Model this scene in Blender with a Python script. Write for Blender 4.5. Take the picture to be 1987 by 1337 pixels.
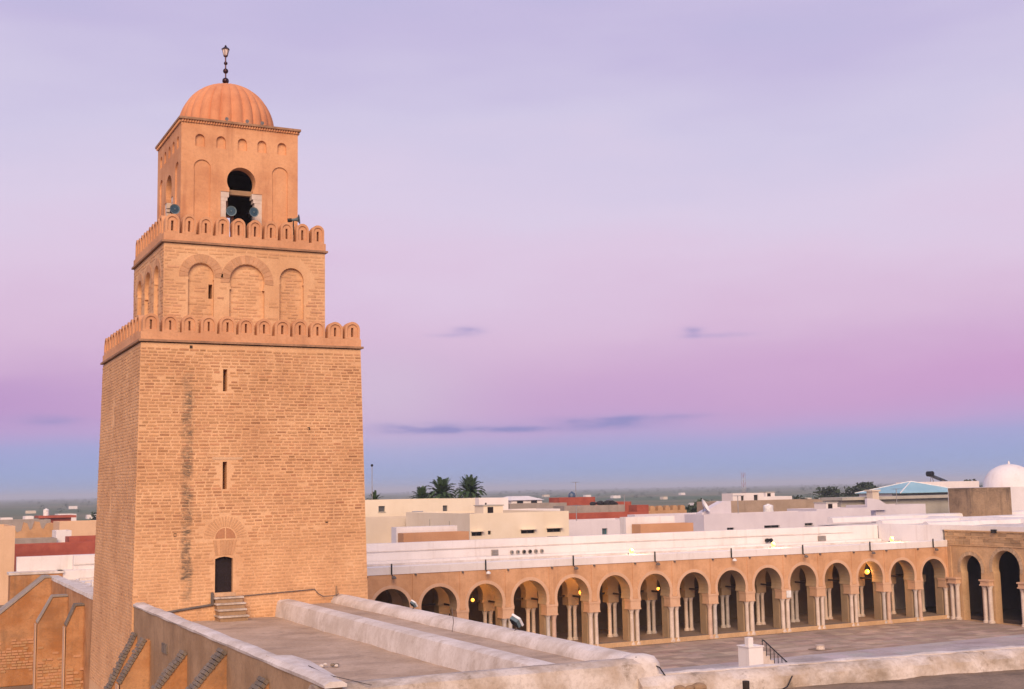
import bpy, bmesh, math, random
from math import sin, cos, pi, radians, sqrt, exp
from mathutils import Vector, Matrix
from mathutils.geometry import tessellate_polygon

for o in list(bpy.data.objects):
    bpy.data.objects.remove(o)
S = bpy.context.scene
C = S.collection
random.seed(7)
CAMZ = 11.7

# ------------------------------------------------------------------ camera
cam_d = bpy.data.cameras.new('camera')
cam = bpy.data.objects.new('camera', cam_d)
C.objects.link(cam)
yaw, pit, rol = 0.466602, 0.115634, -0.018501
fw = Vector((sin(yaw) * cos(pit), cos(yaw) * cos(pit), sin(pit)))
r0 = Vector((cos(yaw), -sin(yaw), 0))
u0 = r0.cross(fw)
rr = cos(rol) * r0 + sin(rol) * u0
uu = -sin(rol) * r0 + cos(rol) * u0
m = Matrix((rr, uu, -fw)).transposed().to_4x4()
m.translation = (0, 0, CAMZ)
cam.matrix_world = m
cam_d.sensor_fit = 'HORIZONTAL'
cam_d.sensor_width = 36
cam_d.lens = 36 * 2410.07 / 1987
cam_d.clip_end = 60000
cam_d.clip_start = 0.5
S.camera = cam
S.render.resolution_x, S.render.resolution_y = 1024, 689

# ------------------------------------------------------------------ view
S.view_settings.view_transform = 'Standard'
S.view_settings.look = 'None'
S.view_settings.exposure = 0.0
S.view_settings.gamma = 1
S.view_settings.use_curve_mapping = False


def lin(r, g, b):
    f = lambda c: c / 12.92 if c <= 0.04045 else ((c + 0.055) / 1.055) ** 2.4
    return (f(r / 255), f(g / 255), f(b / 255), 1)


# ------------------------------------------------------------------ world: twilight sky opposite the sunset
W = bpy.data.worlds.new('World')
S.world = W
W.use_nodes = True
nt = W.node_tree
nt.nodes.clear()


def N(nt, t, **kw):
    n = nt.nodes.new(t)
    for k, v in kw.items():
        setattr(n, k, v)
    return n


def mth(nt, op, a, b=None, clamp=False):
    n = nt.nodes.new('ShaderNodeMath')
    n.operation = op
    n.use_clamp = clamp
    for i, v in enumerate((a, b)):
        if v is None:
            continue
        if isinstance(v, (int, float)):
            n.inputs[i].default_value = v
        else:
            nt.links.new(v, n.inputs[i])
    return n.outputs[0]


tc = N(nt, 'ShaderNodeTexCoord')
sep = N(nt, 'ShaderNodeSeparateXYZ')
nt.links.new(tc.outputs['Generated'], sep.inputs[0])
elev = mth(nt, 'MULTIPLY', mth(nt, 'ARCSINE', sep.outputs[2]), 180 / pi)
azim = mth(nt, 'MULTIPLY', mth(nt, 'ARCTAN2', sep.outputs[0], sep.outputs[1]), 180 / pi)
mp = N(nt, 'ShaderNodeMapping')
mp.inputs['Scale'].default_value = (2.2, 2.2, 9)
nt.links.new(tc.outputs['Generated'], mp.inputs[0])
ns = N(nt, 'ShaderNodeTexNoise')
ns.inputs['Scale'].default_value = 1.6
ns.inputs['Detail'].default_value = 3
nt.links.new(mp.outputs[0], ns.inputs['Vector'])
wob = mth(nt, 'MULTIPLY', mth(nt, 'SUBTRACT', ns.outputs[0], 0.5), mth(nt, 'MULTIPLY', mth(nt, 'ABSOLUTE', elev), 0.75))
e2 = mth(nt, 'ADD', elev, wob)
t = mth(nt, 'DIVIDE', mth(nt, 'ADD', e2, 5.0), 95.0, True)
ramp = N(nt, 'ShaderNodeValToRGB')
nt.links.new(t, ramp.inputs[0])
stops = [(-5, (126, 140, 180)), (0, (150, 166, 207)), (1.0, (152, 168, 214)), (2.0, (164, 168, 215)), (2.8, (190, 166, 212)),
         (3.7, (201, 164, 208)), (5.2, (209, 173, 211)), (7.5, (219, 189, 219)), (10, (223, 201, 227)),
         (13, (220, 206, 231)), (17, (210, 202, 230)), (21.5, (198, 188, 224)), (28, (184, 183, 220)), (45, (164, 170, 214)), (90, (142, 156, 206))]
el = ramp.color_ramp.elements
while len(el) < len(stops):
    el.new(0.5)
for e, (a, c) in zip(el, stops):
    e.position = (a + 5) / 95
    e.color = lin(*c)
# small twilight cloud wisps, set by compass direction
n2 = N(nt, 'ShaderNodeTexNoise')
mp2 = N(nt, 'ShaderNodeMapping')
mp2.inputs['Scale'].default_value = (30, 30, 130)
nt.links.new(tc.outputs['Generated'], mp2.inputs[0])
nt.links.new(mp2.outputs[0], n2.inputs['Vector'])
n2.inputs['Scale'].default_value = 1.0
n2.inputs['Detail'].default_value = 5
total = None
for az, ee, wa, we, amp in [
        (24.75, 7.3, 0.62, 0.16, 1.25), (23.9, 7.08, 0.8, 0.10, 0.8), (35.1, 6.98, 0.42, 0.20, 1.0), (36.1, 6.78, 1.2, 0.11, 0.65),
        (30.8, 2.95, 2.4, 0.24, 1.3), (22.4, 2.85, 2.2, 0.22, 1.1), (6.0, 3.3, 1.4, 0.2, 0.8), (26.5, 2.72, 5.0, 0.15, 1.1), (33.5, 3.15, 2.0, 0.12, 0.8)]:
    a = mth(nt, 'POWER', mth(nt, 'DIVIDE', mth(nt, 'SUBTRACT', azim, az), wa), 2)
    b = mth(nt, 'POWER', mth(nt, 'DIVIDE', mth(nt, 'SUBTRACT', elev, ee), we), 2)
    g = mth(nt, 'MULTIPLY', mth(nt, 'POWER', 2.718, mth(nt, 'MULTIPLY', mth(nt, 'ADD', a, b), -1)), amp)
    total = g if total is None else mth(nt, 'ADD', total, g)
cm = mth(nt, 'MULTIPLY', total, mth(nt, 'MULTIPLY', mth(nt, 'SUBTRACT', n2.outputs[0], 0.22), 2.3, True), True)
mix = N(nt, 'ShaderNodeMixRGB')
mix.inputs[2].default_value = lin(150, 145, 198)
nt.links.new(cm, mix.inputs[0])
nt.links.new(ramp.outputs[0], mix.inputs[1])
# thin pale veil low beside the tower and a rosier band towards the right
for az, ee, wa, we, amp, vc in ((20.5, 4.6, 5.0, 2.4, 0.55, (216, 203, 222)), (52, 4.6, 13.0, 1.7, 0.55, (206, 152, 204)), (2.0, 4.2, 7.0, 1.5, 0.5, (178, 140, 200))):
    a = mth(nt, 'POWER', mth(nt, 'DIVIDE', mth(nt, 'SUBTRACT', azim, az), wa), 2)
    b = mth(nt, 'POWER', mth(nt, 'DIVIDE', mth(nt, 'SUBTRACT', e2, ee), we), 2)
    g = mth(nt, 'MULTIPLY', mth(nt, 'POWER', 2.718, mth(nt, 'MULTIPLY', mth(nt, 'ADD', a, b), -1)), amp)
    mv = N(nt, 'ShaderNodeMixRGB')
    mv.inputs[2].default_value = lin(*vc)
    nt.links.new(g, mv.inputs[0])
    nt.links.new(ramp.outputs[0] if vc[0] == 216 else vprev, mv.inputs[1])
    vprev = mv.outputs[0]
nt.links.new(vprev, mix.inputs[1])
bg = N(nt, 'ShaderNodeBackground')
bg.inputs[1].default_value = 1.0
wo = N(nt, 'ShaderNodeOutputWorld')
nt.links.new(mix.outputs[0], bg.inputs[0])
nt.links.new(bg.outputs[0], wo.inputs[0])

# ------------------------------------------------------------------ the afterglow as one very soft warm sun
sd = bpy.data.lights.new('sun', 'SUN')
sd.energy = 3.7
sd.angle = radians(38)
sd.color = (1.0, 0.70, 0.46)
sun = bpy.data.objects.new('sun', sd)
C.objects.link(sun)
sun_from = Vector((-0.50, -1.0, 0.66)).normalized()
sun.rotation_euler = sun_from.to_track_quat('Z', 'Y').to_euler()


# ================================================================== materials
MATS = {}


def new_mat(name):
    m = bpy.data.materials.new(name)
    m.use_nodes = True
    nt = m.node_tree
    b = nt.nodes['Principled BSDF']
    b.inputs['Specular IOR Level'].default_value = 0.25
    MATS[name] = m
    return m, nt, b


def rgb(c):
    return (c[0], c[1], c[2], 1)


def noise(nt, vec, scale, detail=5, rough=0.6, sc=None):
    if sc:
        mp = N(nt, 'ShaderNodeMapping')
        mp.inputs['Scale'].default_value = sc
        nt.links.new(vec, mp.inputs[0])
        vec = mp.outputs[0]
    n = N(nt, 'ShaderNodeTexNoise')
    n.inputs['Scale'].default_value = scale
    n.inputs['Detail'].default_value = detail
    n.inputs['Roughness'].default_value = rough
    nt.links.new(vec, n.inputs['Vector'])
    return n.outputs[0]


def ss(nt, v, lo, hi):
    n = N(nt, 'ShaderNodeMapRange', interpolation_type='SMOOTHSTEP')
    nt.links.new(v, n.inputs[0])
    n.inputs[1].default_value = lo
    n.inputs[2].default_value = hi
    return n.outputs[0]


def mixc(nt, fac, a, b, blend='MIX'):
    n = N(nt, 'ShaderNodeMixRGB', blend_type=blend)
    for i, v in enumerate((fac, a, b)):
        if isinstance(v, (int, float)):
            n.inputs[i].default_value = v
        elif isinstance(v, tuple):
            n.inputs[i].default_value = rgb(v)
        else:
            nt.links.new(v, n.inputs[i])
    return n.outputs[0]


def surface(name, c1, c2, c3=None, scale=0.5, streak=0.3, spots=0.0, rough=0.9, bump=0.25, bscale=12, dist=0.02, attr=False, stain=None, spec=0.25, speck=0.25):
    """weathered mineral surface: two tones in large patches, rain streaks, dirt spots, grain and relief (world position)"""
    m, nt, b = new_mat(name)
    g = N(nt, 'ShaderNodeNewGeometry')
    pos = g.outputs['Position']
    col = mixc(nt, ss(nt, noise(nt, pos, scale, 5, 0.62), 0.34, 0.66), c1, c2)
    if attr:
        a = N(nt, 'ShaderNodeVertexColor', layer_name='Col')
        col = mixc(nt, 1.0, a.outputs[0], mixc(nt, ss(nt, noise(nt, pos, scale, 5, 0.6), 0.3, 0.7), c1, c2), 'MULTIPLY')
    dk = c3 or tuple(x * 0.45 for x in c1)
    if streak:
        s = noise(nt, pos, 1.0, 6, 0.65, (1.6, 1.6, 0.13))
        col = mixc(nt, mth(nt, 'MULTIPLY', ss(nt, s, 0.5, 0.78), streak), col, dk)
    if spots:
        s = noise(nt, pos, 1.3, 8, 0.75)
        col = mixc(nt, mth(nt, 'MULTIPLY', ss(nt, s, 0.55, 0.68), spots), col, dk)
        s = noise(nt, pos, 1.0, 7, 0.68, (0.28, 0.75, 0.5))
        col = mixc(nt, mth(nt, 'MULTIPLY', ss(nt, s, 0.50, 0.66), spots * 0.8), col, dk)
    if speck:
        s = noise(nt, pos, 9.0, 4, 0.7)
        col = mixc(nt, mth(nt, 'MULTIPLY', ss(nt, s, 0.42, 0.75), speck), col, dk)
    if stain:
        sx = N(nt, 'ShaderNodeSeparateXYZ')
        nt.links.new(pos, sx.inputs[0])
        for (x0, x1, z0, z1, ymax, amt, scol) in stain:
            nz = noise(nt, pos, 1.0, 6, 0.7, (5.0, 2.0, 0.9))
            w = mth(nt, 'MULTIPLY', mth(nt, 'SUBTRACT', nz, 0.5), 0.5)
            xx = mth(nt, 'ADD', sx.outputs[0], w)
            fx = mth(nt, 'MULTIPLY', ss(nt, xx, x0 - .12, x0 + .12), mth(nt, 'SUBTRACT', 1.0, ss(nt, xx, x1 - .12, x1 + .12)))
            fz = mth(nt, 'MULTIPLY', ss(nt, sx.outputs[2], z0 - .6, z0 + .6), mth(nt, 'SUBTRACT', 1.0, ss(nt, sx.outputs[2], z1 - 1.2, z1 + .4)))
            fy = mth(nt, 'LESS_THAN', sx.outputs[1], ymax)
            nb = mth(nt, 'MULTIPLY', ss(nt, noise(nt, pos, 1.0, 4, 0.6, (1.0, 1.0, 1.6)), 0.3, 0.6), ss(nt, noise(nt, pos, 1.0, 3, 0.7, (3.0, 2.0, 13.0)), 0.30, 0.62))
            f = mth(nt, 'MULTIPLY', mth(nt, 'MULTIPLY', fx, fz), mth(nt, 'MULTIPLY', fy, mth(nt, 'MULTIPLY', nb, amt)))
            col = mixc(nt, f, col, scol)
    nt.links.new(col, b.inputs['Base Color'])
    b.inputs['Roughness'].default_value = rough
    b.inputs['Specular IOR Level'].default_value = spec
    if bump:
        bn = N(nt, 'ShaderNodeBump')
        bn.inputs['Strength'].default_value = bump
        bn.inputs['Distance'].default_value = dist
        nt.links.new(noise(nt, pos, bscale, 6, 0.7), bn.inputs['Height'])
        nt.links.new(bn.outputs[0], b.inputs['Normal'])
    return m


def plain(name, c, rough=0.6, metal=0.0, var=0.15):
    m, nt, b = new_mat(name)
    g = N(nt, 'ShaderNodeNewGeometry')
    col = mixc(nt, ss(nt, noise(nt, g.outputs['Position'], 3.0, 4), 0.3, 0.7), tuple(x * (1 - var) for x in c), tuple(min(1, x * (1 + var)) for x in c))
    nt.links.new(col, b.inputs['Base Color'])
    b.inputs['Roughness'].default_value = rough
    b.inputs['Metallic'].default_value = metal
    return m


def glow(name, c, strength):
    m, nt, b = new_mat(name)
    b.inputs['Base Color'].default_value = rgb(c)
    b.inputs['Emission Color'].default_value = rgb(c)
    b.inputs['Emission Strength'].default_value = strength
    return m


STAIN = [(11.72, 12.16, 7.2, 17.3, 57.2, 0.95, (0.12, 0.095, 0.07))]
surface('tower_mortar', (0.63, 0.365, 0.19), (0.75, 0.47, 0.26), (0.36, 0.2, 0.12), scale=0.5, streak=0.22, speck=0.3, stain=STAIN)
surface('tower_brick', (0.86, 0.83, 0.81), (1.03, 1.02, 1.0), (0.24, 0.12, 0.07), scale=0.5, streak=0.25, speck=0.3, attr=True, stain=STAIN)
surface('tower_plaster', (0.59, 0.285, 0.14), (0.73, 0.395, 0.205), (0.36, 0.15, 0.08), scale=0.45, streak=0.6, spots=0.2, speck=0.25, bscale=9)
surface('merlon_plaster', (0.58, 0.295, 0.155), (0.68, 0.37, 0.20), (0.36, 0.17, 0.09), scale=0.6, streak=0.5, spots=0.2, speck=0.3)
surface('dome_plaster', (0.55, 0.225, 0.11), (0.65, 0.295, 0.15), (0.33, 0.12, 0.06), scale=0.6, streak=0.5, spots=0.2, speck=0.2)
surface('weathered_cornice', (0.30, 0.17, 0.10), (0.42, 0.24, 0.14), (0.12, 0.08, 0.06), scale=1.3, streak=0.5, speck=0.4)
surface('interior_shade', (0.055, 0.04, 0.032), (0.075, 0.055, 0.042), streak=0.2)  # near-black colour carries the darkness of unlit rooms and openings
surface('arcade_plaster', (0.54, 0.30, 0.155), (0.66, 0.39, 0.22), (0.36, 0.19, 0.1), scale=0.7, streak=0.5, spots=0.25, speck=0.3)
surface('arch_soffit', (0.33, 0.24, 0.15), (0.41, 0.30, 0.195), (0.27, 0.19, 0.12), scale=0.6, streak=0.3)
surface('arch_trim', (0.58, 0.37, 0.235), (0.65, 0.43, 0.285), (0.42, 0.26, 0.16), scale=0.9, streak=0.15)
surface('gallery_shade', (0.13, 0.095, 0.058), (0.17, 0.125, 0.08), (0.08, 0.055, 0.035), scale=0.5, streak=0.25)  # plaster darkened so the gallery's shade sits in the colour
surface('whitewash', (0.58, 0.515, 0.46), (0.74, 0.685, 0.645), (0.38, 0.30, 0.24), scale=0.8, streak=0.4, spots=0.5, speck=0.3, bscale=6)
surface('white_wall', (0.72, 0.685, 0.67), (0.79, 0.755, 0.74), (0.48, 0.40, 0.35), scale=0.3, streak=0.42, spots=0.12, speck=0.1, bscale=5)
surface('old_whitewash', (0.46, 0.37, 0.29), (0.68, 0.61, 0.55), (0.20, 0.15, 0.10), scale=0.9, streak=0.15, spots=0.7, speck=0.3, bump=0.7, bscale=5, dist=0.05)
surface('roof_screed', (0.42, 0.31, 0.225), (0.54, 0.415, 0.315), (0.20, 0.155, 0.13), scale=0.55, streak=0.0, spots=0.5, speck=0.35, bump=0.5, bscale=7)
surface('roof_screed_dark', (0.22, 0.16, 0.11), (0.30, 0.22, 0.155), (0.10, 0.075, 0.055), scale=0.8, streak=0.0, spots=0.6, speck=0.5, bump=0.8, bscale=5, dist=0.04)
surface('rough_render', (0.33, 0.21, 0.118), (0.43, 0.285, 0.17), (0.15, 0.11, 0.075), scale=0.7, streak=0.5, spots=0.2, speck=0.35, bump=0.5, bscale=7)
surface('ochre_render', (0.40, 0.175, 0.062), (0.55, 0.295, 0.14), (0.22, 0.13, 0.07), scale=0.55, streak=0.8, spots=0.55, speck=0.35, bump=0.6, bscale=4, dist=0.05)
surface('old_brick', (0.17, 0.14, 0.115), (0.25, 0.2, 0.155), (0.07, 0.06, 0.05), scale=3.0, streak=0.0, spots=0.4, speck=0.5, bump=0.6)
surface('stone_portal', (0.52, 0.335, 0.18), (0.62, 0.415, 0.235), (0.25, 0.16, 0.09), scale=0.8, streak=0.4, spots=0.2, speck=0.35, bump=0.4)
surface('stone_block', (0.85, 0.83, 0.8), (1, 1, 1), (0.2, 0.13, 0.08), scale=1.2, streak=0.3, spots=0.15, speck=0.3, attr=True)
surface('marble', (0.58, 0.48, 0.40), (0.70, 0.60, 0.52), (0.36, 0.28, 0.22), scale=1.5, streak=0.3, speck=0.25, rough=0.6, spec=0.4)
surface('court_bed', (0.20, 0.15, 0.12), (0.25, 0.19, 0.15), scale=0.5, streak=0)
surface('court_slab', (0.8, 0.78, 0.77), (1, 1, 1), (0.16, 0.12, 0.10), scale=0.25, streak=0, spots=0.3, speck=0.25, attr=True, rough=0.75)
surface('cream_paint', (0.74, 0.645, 0.49), (0.80, 0.71, 0.56), (0.58, 0.46, 0.33), scale=0.3, streak=0.18, speck=0.05)
surface('beige_paint', (0.60, 0.52, 0.42), (0.66, 0.575, 0.47), (0.45, 0.37, 0.29), scale=0.3, streak=0.25, speck=0.05)
surface('lavender_paint', (0.62, 0.58, 0.62), (0.69, 0.65, 0.68), (0.47, 0.42, 0.44), scale=0.3, streak=0.25, speck=0.06)
surface('white_paint', (0.74, 0.69, 0.66), (0.81, 0.76, 0.73), (0.55, 0.47, 0.42), scale=0.3, streak=0.2, speck=0.05)
surface('ochre_block', (0.52, 0.28, 0.15), (0.58, 0.325, 0.18), (0.34, 0.18, 0.1), scale=0.4, streak=0.25)
surface('peach_paint', (0.66, 0.44, 0.27), (0.72, 0.49, 0.31), (0.45, 0.28, 0.17), scale=0.4, streak=0.3)
surface('red_brick', (0.33, 0.075, 0.05), (0.42, 0.11, 0.07), (0.18, 0.05, 0.04), scale=0.7, streak=0.25, speck=0.35)
surface('grey_block', (0.30, 0.26, 0.225), (0.37, 0.32, 0.28), (0.18, 0.15, 0.13), scale=0.8, streak=0.4, speck=0.3)
surface('grey_green', (0.40, 0.38, 0.33), (0.46, 0.44, 0.38), (0.28, 0.25, 0.2), scale=0.4, streak=0.35)
surface('olive_wall', (0.34, 0.26, 0.19), (0.42, 0.32, 0.24), (0.2, 0.14, 0.1), scale=0.6, streak=0.5, speck=0.3)
surface('dark_stone', (0.27, 0.185, 0.115), (0.36, 0.25, 0.155), (0.05, 0.04, 0.035), scale=0.9, streak=0.75, spots=0.4, speck=0.5, bump=0.7, stain=[(99, 109, 10.5, 12.5, 99, 0.9, (0.035, 0.03, 0.026))])
surface('ruin_earth', (0.46, 0.27, 0.135), (0.56, 0.34, 0.18), (0.28, 0.17, 0.09), scale=0.8, streak=0.4, spots=0.3)
surface('blue_sheet', (0.25, 0.47, 0.55), (0.32, 0.54, 0.61), (0.2, 0.36, 0.42), scale=0.5, streak=0.25, rough=0.5)
surface('far_field', (0.05, 0.10, 0.035), (0.17, 0.155, 0.085), (0.19, 0.15, 0.10), scale=0.0035, streak=0, spots=0, speck=0, bump=0)
surface('town_ground', (0.22, 0.17, 0.125), (0.28, 0.215, 0.16), scale=0.2, streak=0, spots=0.3)
plain('dark_wood', (0.035, 0.024, 0.018), 0.7)
plain('door_dark', (0.018, 0.012, 0.014), 0.8)
plain('black_metal', (0.02, 0.021, 0.026), 0.5, 0.3)
plain('finial_metal', (0.06, 0.028, 0.032), 0.35, 0.8)
plain('horn_blue', (0.035, 0.075, 0.11), 0.4)
plain('horn_grey', (0.12, 0.17, 0.19), 0.45)
plain('dark_pane', (0.02, 0.022, 0.026), 0.15)
plain('grey_pane', (0.10, 0.11, 0.12), 0.2)
plain('teal_pane', (0.05, 0.13, 0.16), 0.25)
plain('tank_white', (0.75, 0.74, 0.72), 0.5)
plain('panel_blue', (0.06, 0.10, 0.17), 0.2)
plain('galvanised', (0.33, 0.33, 0.34), 0.45, 0.6)
plain('red_plastic', (0.4, 0.05, 0.04), 0.5)
plain('frosted_lamp', (0.72, 0.6, 0.55), 0.35)
plain('cloth_dark', (0.03, 0.03, 0.035), 0.95)
plain('pipe_grey', (0.13, 0.11, 0.10), 0.6)
plain('palm_leaf', (0.045, 0.085, 0.035), 0.6, var=0.4)
plain('palm_trunk', (0.11, 0.075, 0.05), 0.95)
plain('tree_leaf', (0.035, 0.055, 0.03), 0.8, var=0.5)
plain('mast_red', (0.30, 0.16, 0.18), 0.6)
glow('lamp_warm', (1.0, 0.36, 0.06), 1.9)
glow('lamp_bright', (1.0, 0.47, 0.09), 2.6)

# ================================================================== mesh helpers


class MB:
    def __init__(s):
        s.v = []
        s.f = []
        s.c = []

    def face(s, pts, col=None):
        n = len(s.v)
        s.v += [tuple(p) for p in pts]
        s.f.append(tuple(range(n, n + len(pts))))
        s.c.append(col)

    def box(s, x0, x1, y0, y1, z0, z1, col=None, M=None, skip=()):
        p = [(x0, y0, z0), (x1, y0, z0), (x1, y1, z0), (x0, y1, z0), (x0, y0, z1), (x1, y0, z1), (x1, y1, z1), (x0, y1, z1)]
        if M:
            p = [M(*q) for q in p]
        n = len(s.v)
        s.v += p
        for i, q in enumerate(((0, 3, 2, 1), (4, 5, 6, 7), (0, 1, 5, 4), (1, 2, 6, 5), (2, 3, 7, 6), (3, 0, 4, 7))):
            if i in skip:
                continue
            s.f.append(tuple(n + k for k in q))
            s.c.append(col)
        return s

    def panel(s, outer, holes, M, d, col=None):
        """flat face with holes at depth d; M maps (u, v, d) to the world"""
        polys = [outer] + list(holes)
        flat = [p for q in polys for p in q]
        tris = tessellate_polygon([[Vector((p[0], p[1], 0)) for p in q] for q in polys])
        n = len(s.v)
        s.v += [tuple(M(p[0], p[1], d)) for p in flat]
        for t in tris:
            s.f.append(tuple(n + i for i in t))
            s.c.append(col)

    def rim(s, poly, M, d0, d1, closed=True, col=None):
        n = len(s.v)
        k = len(poly)
        s.v += [tuple(M(p[0], p[1], d0)) for p in poly] + [tuple(M(p[0], p[1], d1)) for p in poly]
        for i in range(k if closed else k - 1):
            j = (i + 1) % k
            s.f.append((n + i, n + j, n + k + j, n + k + i))
            s.c.append(col)

    def slab(s, outer, holes, M, d0, d1):
        s.panel(outer, holes, M, d0)
        s.panel(outer, holes, M, d1)
        s.rim(outer, M, d0, d1)
        for h in holes:
            s.rim(h, M, d0, d1)
        return s

    def lathe(s, prof, cx, cy, n=16, rad=None):
        b = len(s.v)
        for r, z in prof:
            for i in range(n):
                a = 2 * pi * i / n
                q = r * (rad(a, z) if rad else 1)
                s.v.append((cx + q * cos(a), cy + q * sin(a), z))
        for j in range(len(prof) - 1):
            for i in range(n):
                k = (i + 1) % n
                s.f.append((b + j * n + i, b + j * n + k, b + (j + 1) * n + k, b + (j + 1) * n + i))
                s.c.append(None)
        s.f.append(tuple(b + i for i in range(n))[::-1])
        s.c.append(None)
        s.f.append(tuple(b + (len(prof) - 1) * n + i for i in range(n)))
        s.c.append(None)
        return s

    def tube(s, pts, r, n=8):
        pts = [Vector(p) for p in pts]
        b = len(s.v)
        for i, p in enumerate(pts):
            a = pts[max(0, i - 1)]
            c = pts[min(len(pts) - 1, i + 1)]
            t = (c - a).normalized()
            ref = Vector((0, 0, 1)) if abs(t.z) < 0.9 else Vector((1, 0, 0))
            e1 = t.cross(ref).normalized()
            e2 = t.cross(e1)
            ri = r[i] if isinstance(r, (list, tuple)) else r
            for k in range(n):
                an = 2 * pi * k / n
                s.v.append(tuple(p + ri * (cos(an) * e1 + sin(an) * e2)))
        for i in range(len(pts) - 1):
            for k in range(n):
                j = (k + 1) % n
                s.f.append((b + i * n + k, b + i * n + j, b + (i + 1) * n + j, b + (i + 1) * n + k))
                s.c.append(None)
        s.f.append(tuple(b + k for k in range(n)))
        s.c.append(None)
        s.f.append(tuple(b + (len(pts) - 1) * n + k for k in range(n)))
        s.c.append(None)
        return s

    def sphere(s, c, r, n=12, sz=1.0):
        prof = [(max(1e-4, r * sin(pi * i / n)), c[2] - r * sz * cos(pi * i / n)) for i in range(n + 1)]
        return s.lathe(prof, c[0], c[1], n)

    def sweep(s, prof, p0, p1, seg=20, jit=0.015, seed=1, z1=None):
        """hand-plastered wall: profile (offset, z) swept from p0 to p1 with an uneven surface"""
        rnd = random.Random(seed)
        p0, p1 = Vector(p0), Vector(p1)
        t = (p1 - p0).normalized()
        side = Vector((t.y, -t.x, 0))
        b = len(s.v)
        k = len(prof)
        ph = [rnd.uniform(0, 6.3) for _ in prof]
        for i in range(seg + 1):
            c = p0.lerp(p1, i / seg)
            for q, (o, z) in enumerate(prof):
                w = jit * (sin(i * 0.9 + ph[q]) + rnd.uniform(-1, 1))
                w2 = jit * (sin(i * 0.53 + ph[q]) + rnd.uniform(-.7, .7))
                v = c + side * (o + w)
                s.v.append((v.x, v.y, c.z + z + (w2 if z > 0.05 else 0)))
        for i in range(seg):
            for q in range(k):
                j = (q + 1) % k
                s.f.append((b + i * k + q, b + i * k + j, b + (i + 1) * k + j, b + (i + 1) * k + q))
                s.c.append(None)
        s.f.append(tuple(b + q for q in range(k)))
        s.f.append(tuple(b + seg * k + q for q in range(k)))
        s.c += [None, None]
        return s

    def mesh(s, name, off=(0, 0, 0), smooth=False, mat=None, weld=True):
        me = bpy.data.meshes.new(name)
        me.from_pydata([(v[0] - off[0], v[1] - off[1], v[2] - off[2]) for v in s.v], [], s.f)
        if any(c is not None for c in s.c):
            ca = me.color_attributes.new('Col', 'FLOAT_COLOR', 'CORNER')
            buf = []
            for p, c in zip(me.polygons, s.c):
                c = c or (1, 1, 1)
                for _ in range(p.loop_total):
                    buf += [c[0], c[1], c[2], 1]
            ca.data.foreach_set('color', buf)
        elif weld:
            bm = bmesh.new()
            bm.from_mesh(me)
            bmesh.ops.remove_doubles(bm, verts=bm.verts, dist=0.0004)
            bmesh.ops.recalc_face_normals(bm, faces=bm.faces)
            bm.to_mesh(me)
            bm.free()
        if smooth:
            me.polygons.foreach_set('use_smooth', [True] * len(me.polygons))
            try:
                me.set_sharp_from_angle(angle=radians(40))
            except Exception:
                pass
        if mat:
            me.materials.append(MATS[mat])
        return me

    def build(s, name, mat, parent=None, smooth=False):
        off = wloc(parent) if parent else (0, 0, 0)
        o = bpy.data.objects.new(name, s.mesh(name, off, smooth, mat))
        C.objects.link(o)
        if parent:
            o.parent = parent
        return o


def wloc(o):
    l = Vector((0, 0, 0))
    while o:
        l += o.location
        o = o.parent
    return l


def tag(o, label, cat, group=None):
    o['label'] = label
    o['category'] = cat
    if group:
        o['group'] = group
    return o


def thing(name, label, cat, loc, group=None):
    o = bpy.data.objects.new(name, None)
    C.objects.link(o)
    o.location = loc
    o.empty_display_size = 0.5
    return tag(o, label, cat, group)


def inst(name, me, parent, loc, rot=None, scale=None):
    o = bpy.data.objects.new(name, me)
    C.objects.link(o)
    o.parent = parent
    o.location = Vector(loc) - wloc(parent) if parent else Vector(loc)
    if rot:
        o.rotation_euler = rot
    if scale:
        o.scale = scale
    return o


def struct(o, kind='structure'):
    o['kind'] = kind
    return o


def rect(u0, u1, v0, v1):
    return [(u0, v0), (u1, v0), (u1, v1), (u0, v1)]


def arch(cx, r, zc, hw, z0, s=None, n=18):
    """horseshoe arch outline: circle (cx, zc, r) down to half-width s, then jambs of half-width hw to z0"""
    s = s if s is not None else r
    dz = sqrt(max(0, r * r - s * s))
    a0 = -math.asin(min(1, dz / r))
    zs = zc - dz
    pts = [(cx - hw, z0), (cx + hw, z0)]
    if zs - z0 > 1e-3:
        pts.append((cx + hw, zs))
    if abs(s - hw) > 1e-3:
        pts.append((cx + s, zs))
    for i in range(1, n):
        a = a0 + (pi - 2 * a0) * i / n
        pts.append((cx + r * cos(a), zc + r * sin(a)))
    if abs(s - hw) > 1e-3:
        pts.append((cx - s, zs))
    if zs - z0 > 1e-3:
        pts.append((cx - hw, zs))
    return pts


def arcpts(cx, r, zc, s, n=18):
    dz = sqrt(max(0, r * r - s * s))
    a0 = -math.asin(min(1, dz / r))
    return [(cx + r * cos(a0 + (pi - 2 * a0) * i / n), zc + r * sin(a0 + (pi - 2 * a0) * i / n)) for i in range(n + 1)]


def inpoly(p, poly):
    x, y = p
    ins = False
    n = len(poly)
    for i in range(n):
        x1, y1 = poly[i]
        x2, y2 = poly[(i + 1) % n]
        if (y1 > y) != (y2 > y) and x < (x2 - x1) * (y - y1) / (y2 - y1) + x1:
            ins = not ins
    return ins


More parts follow.
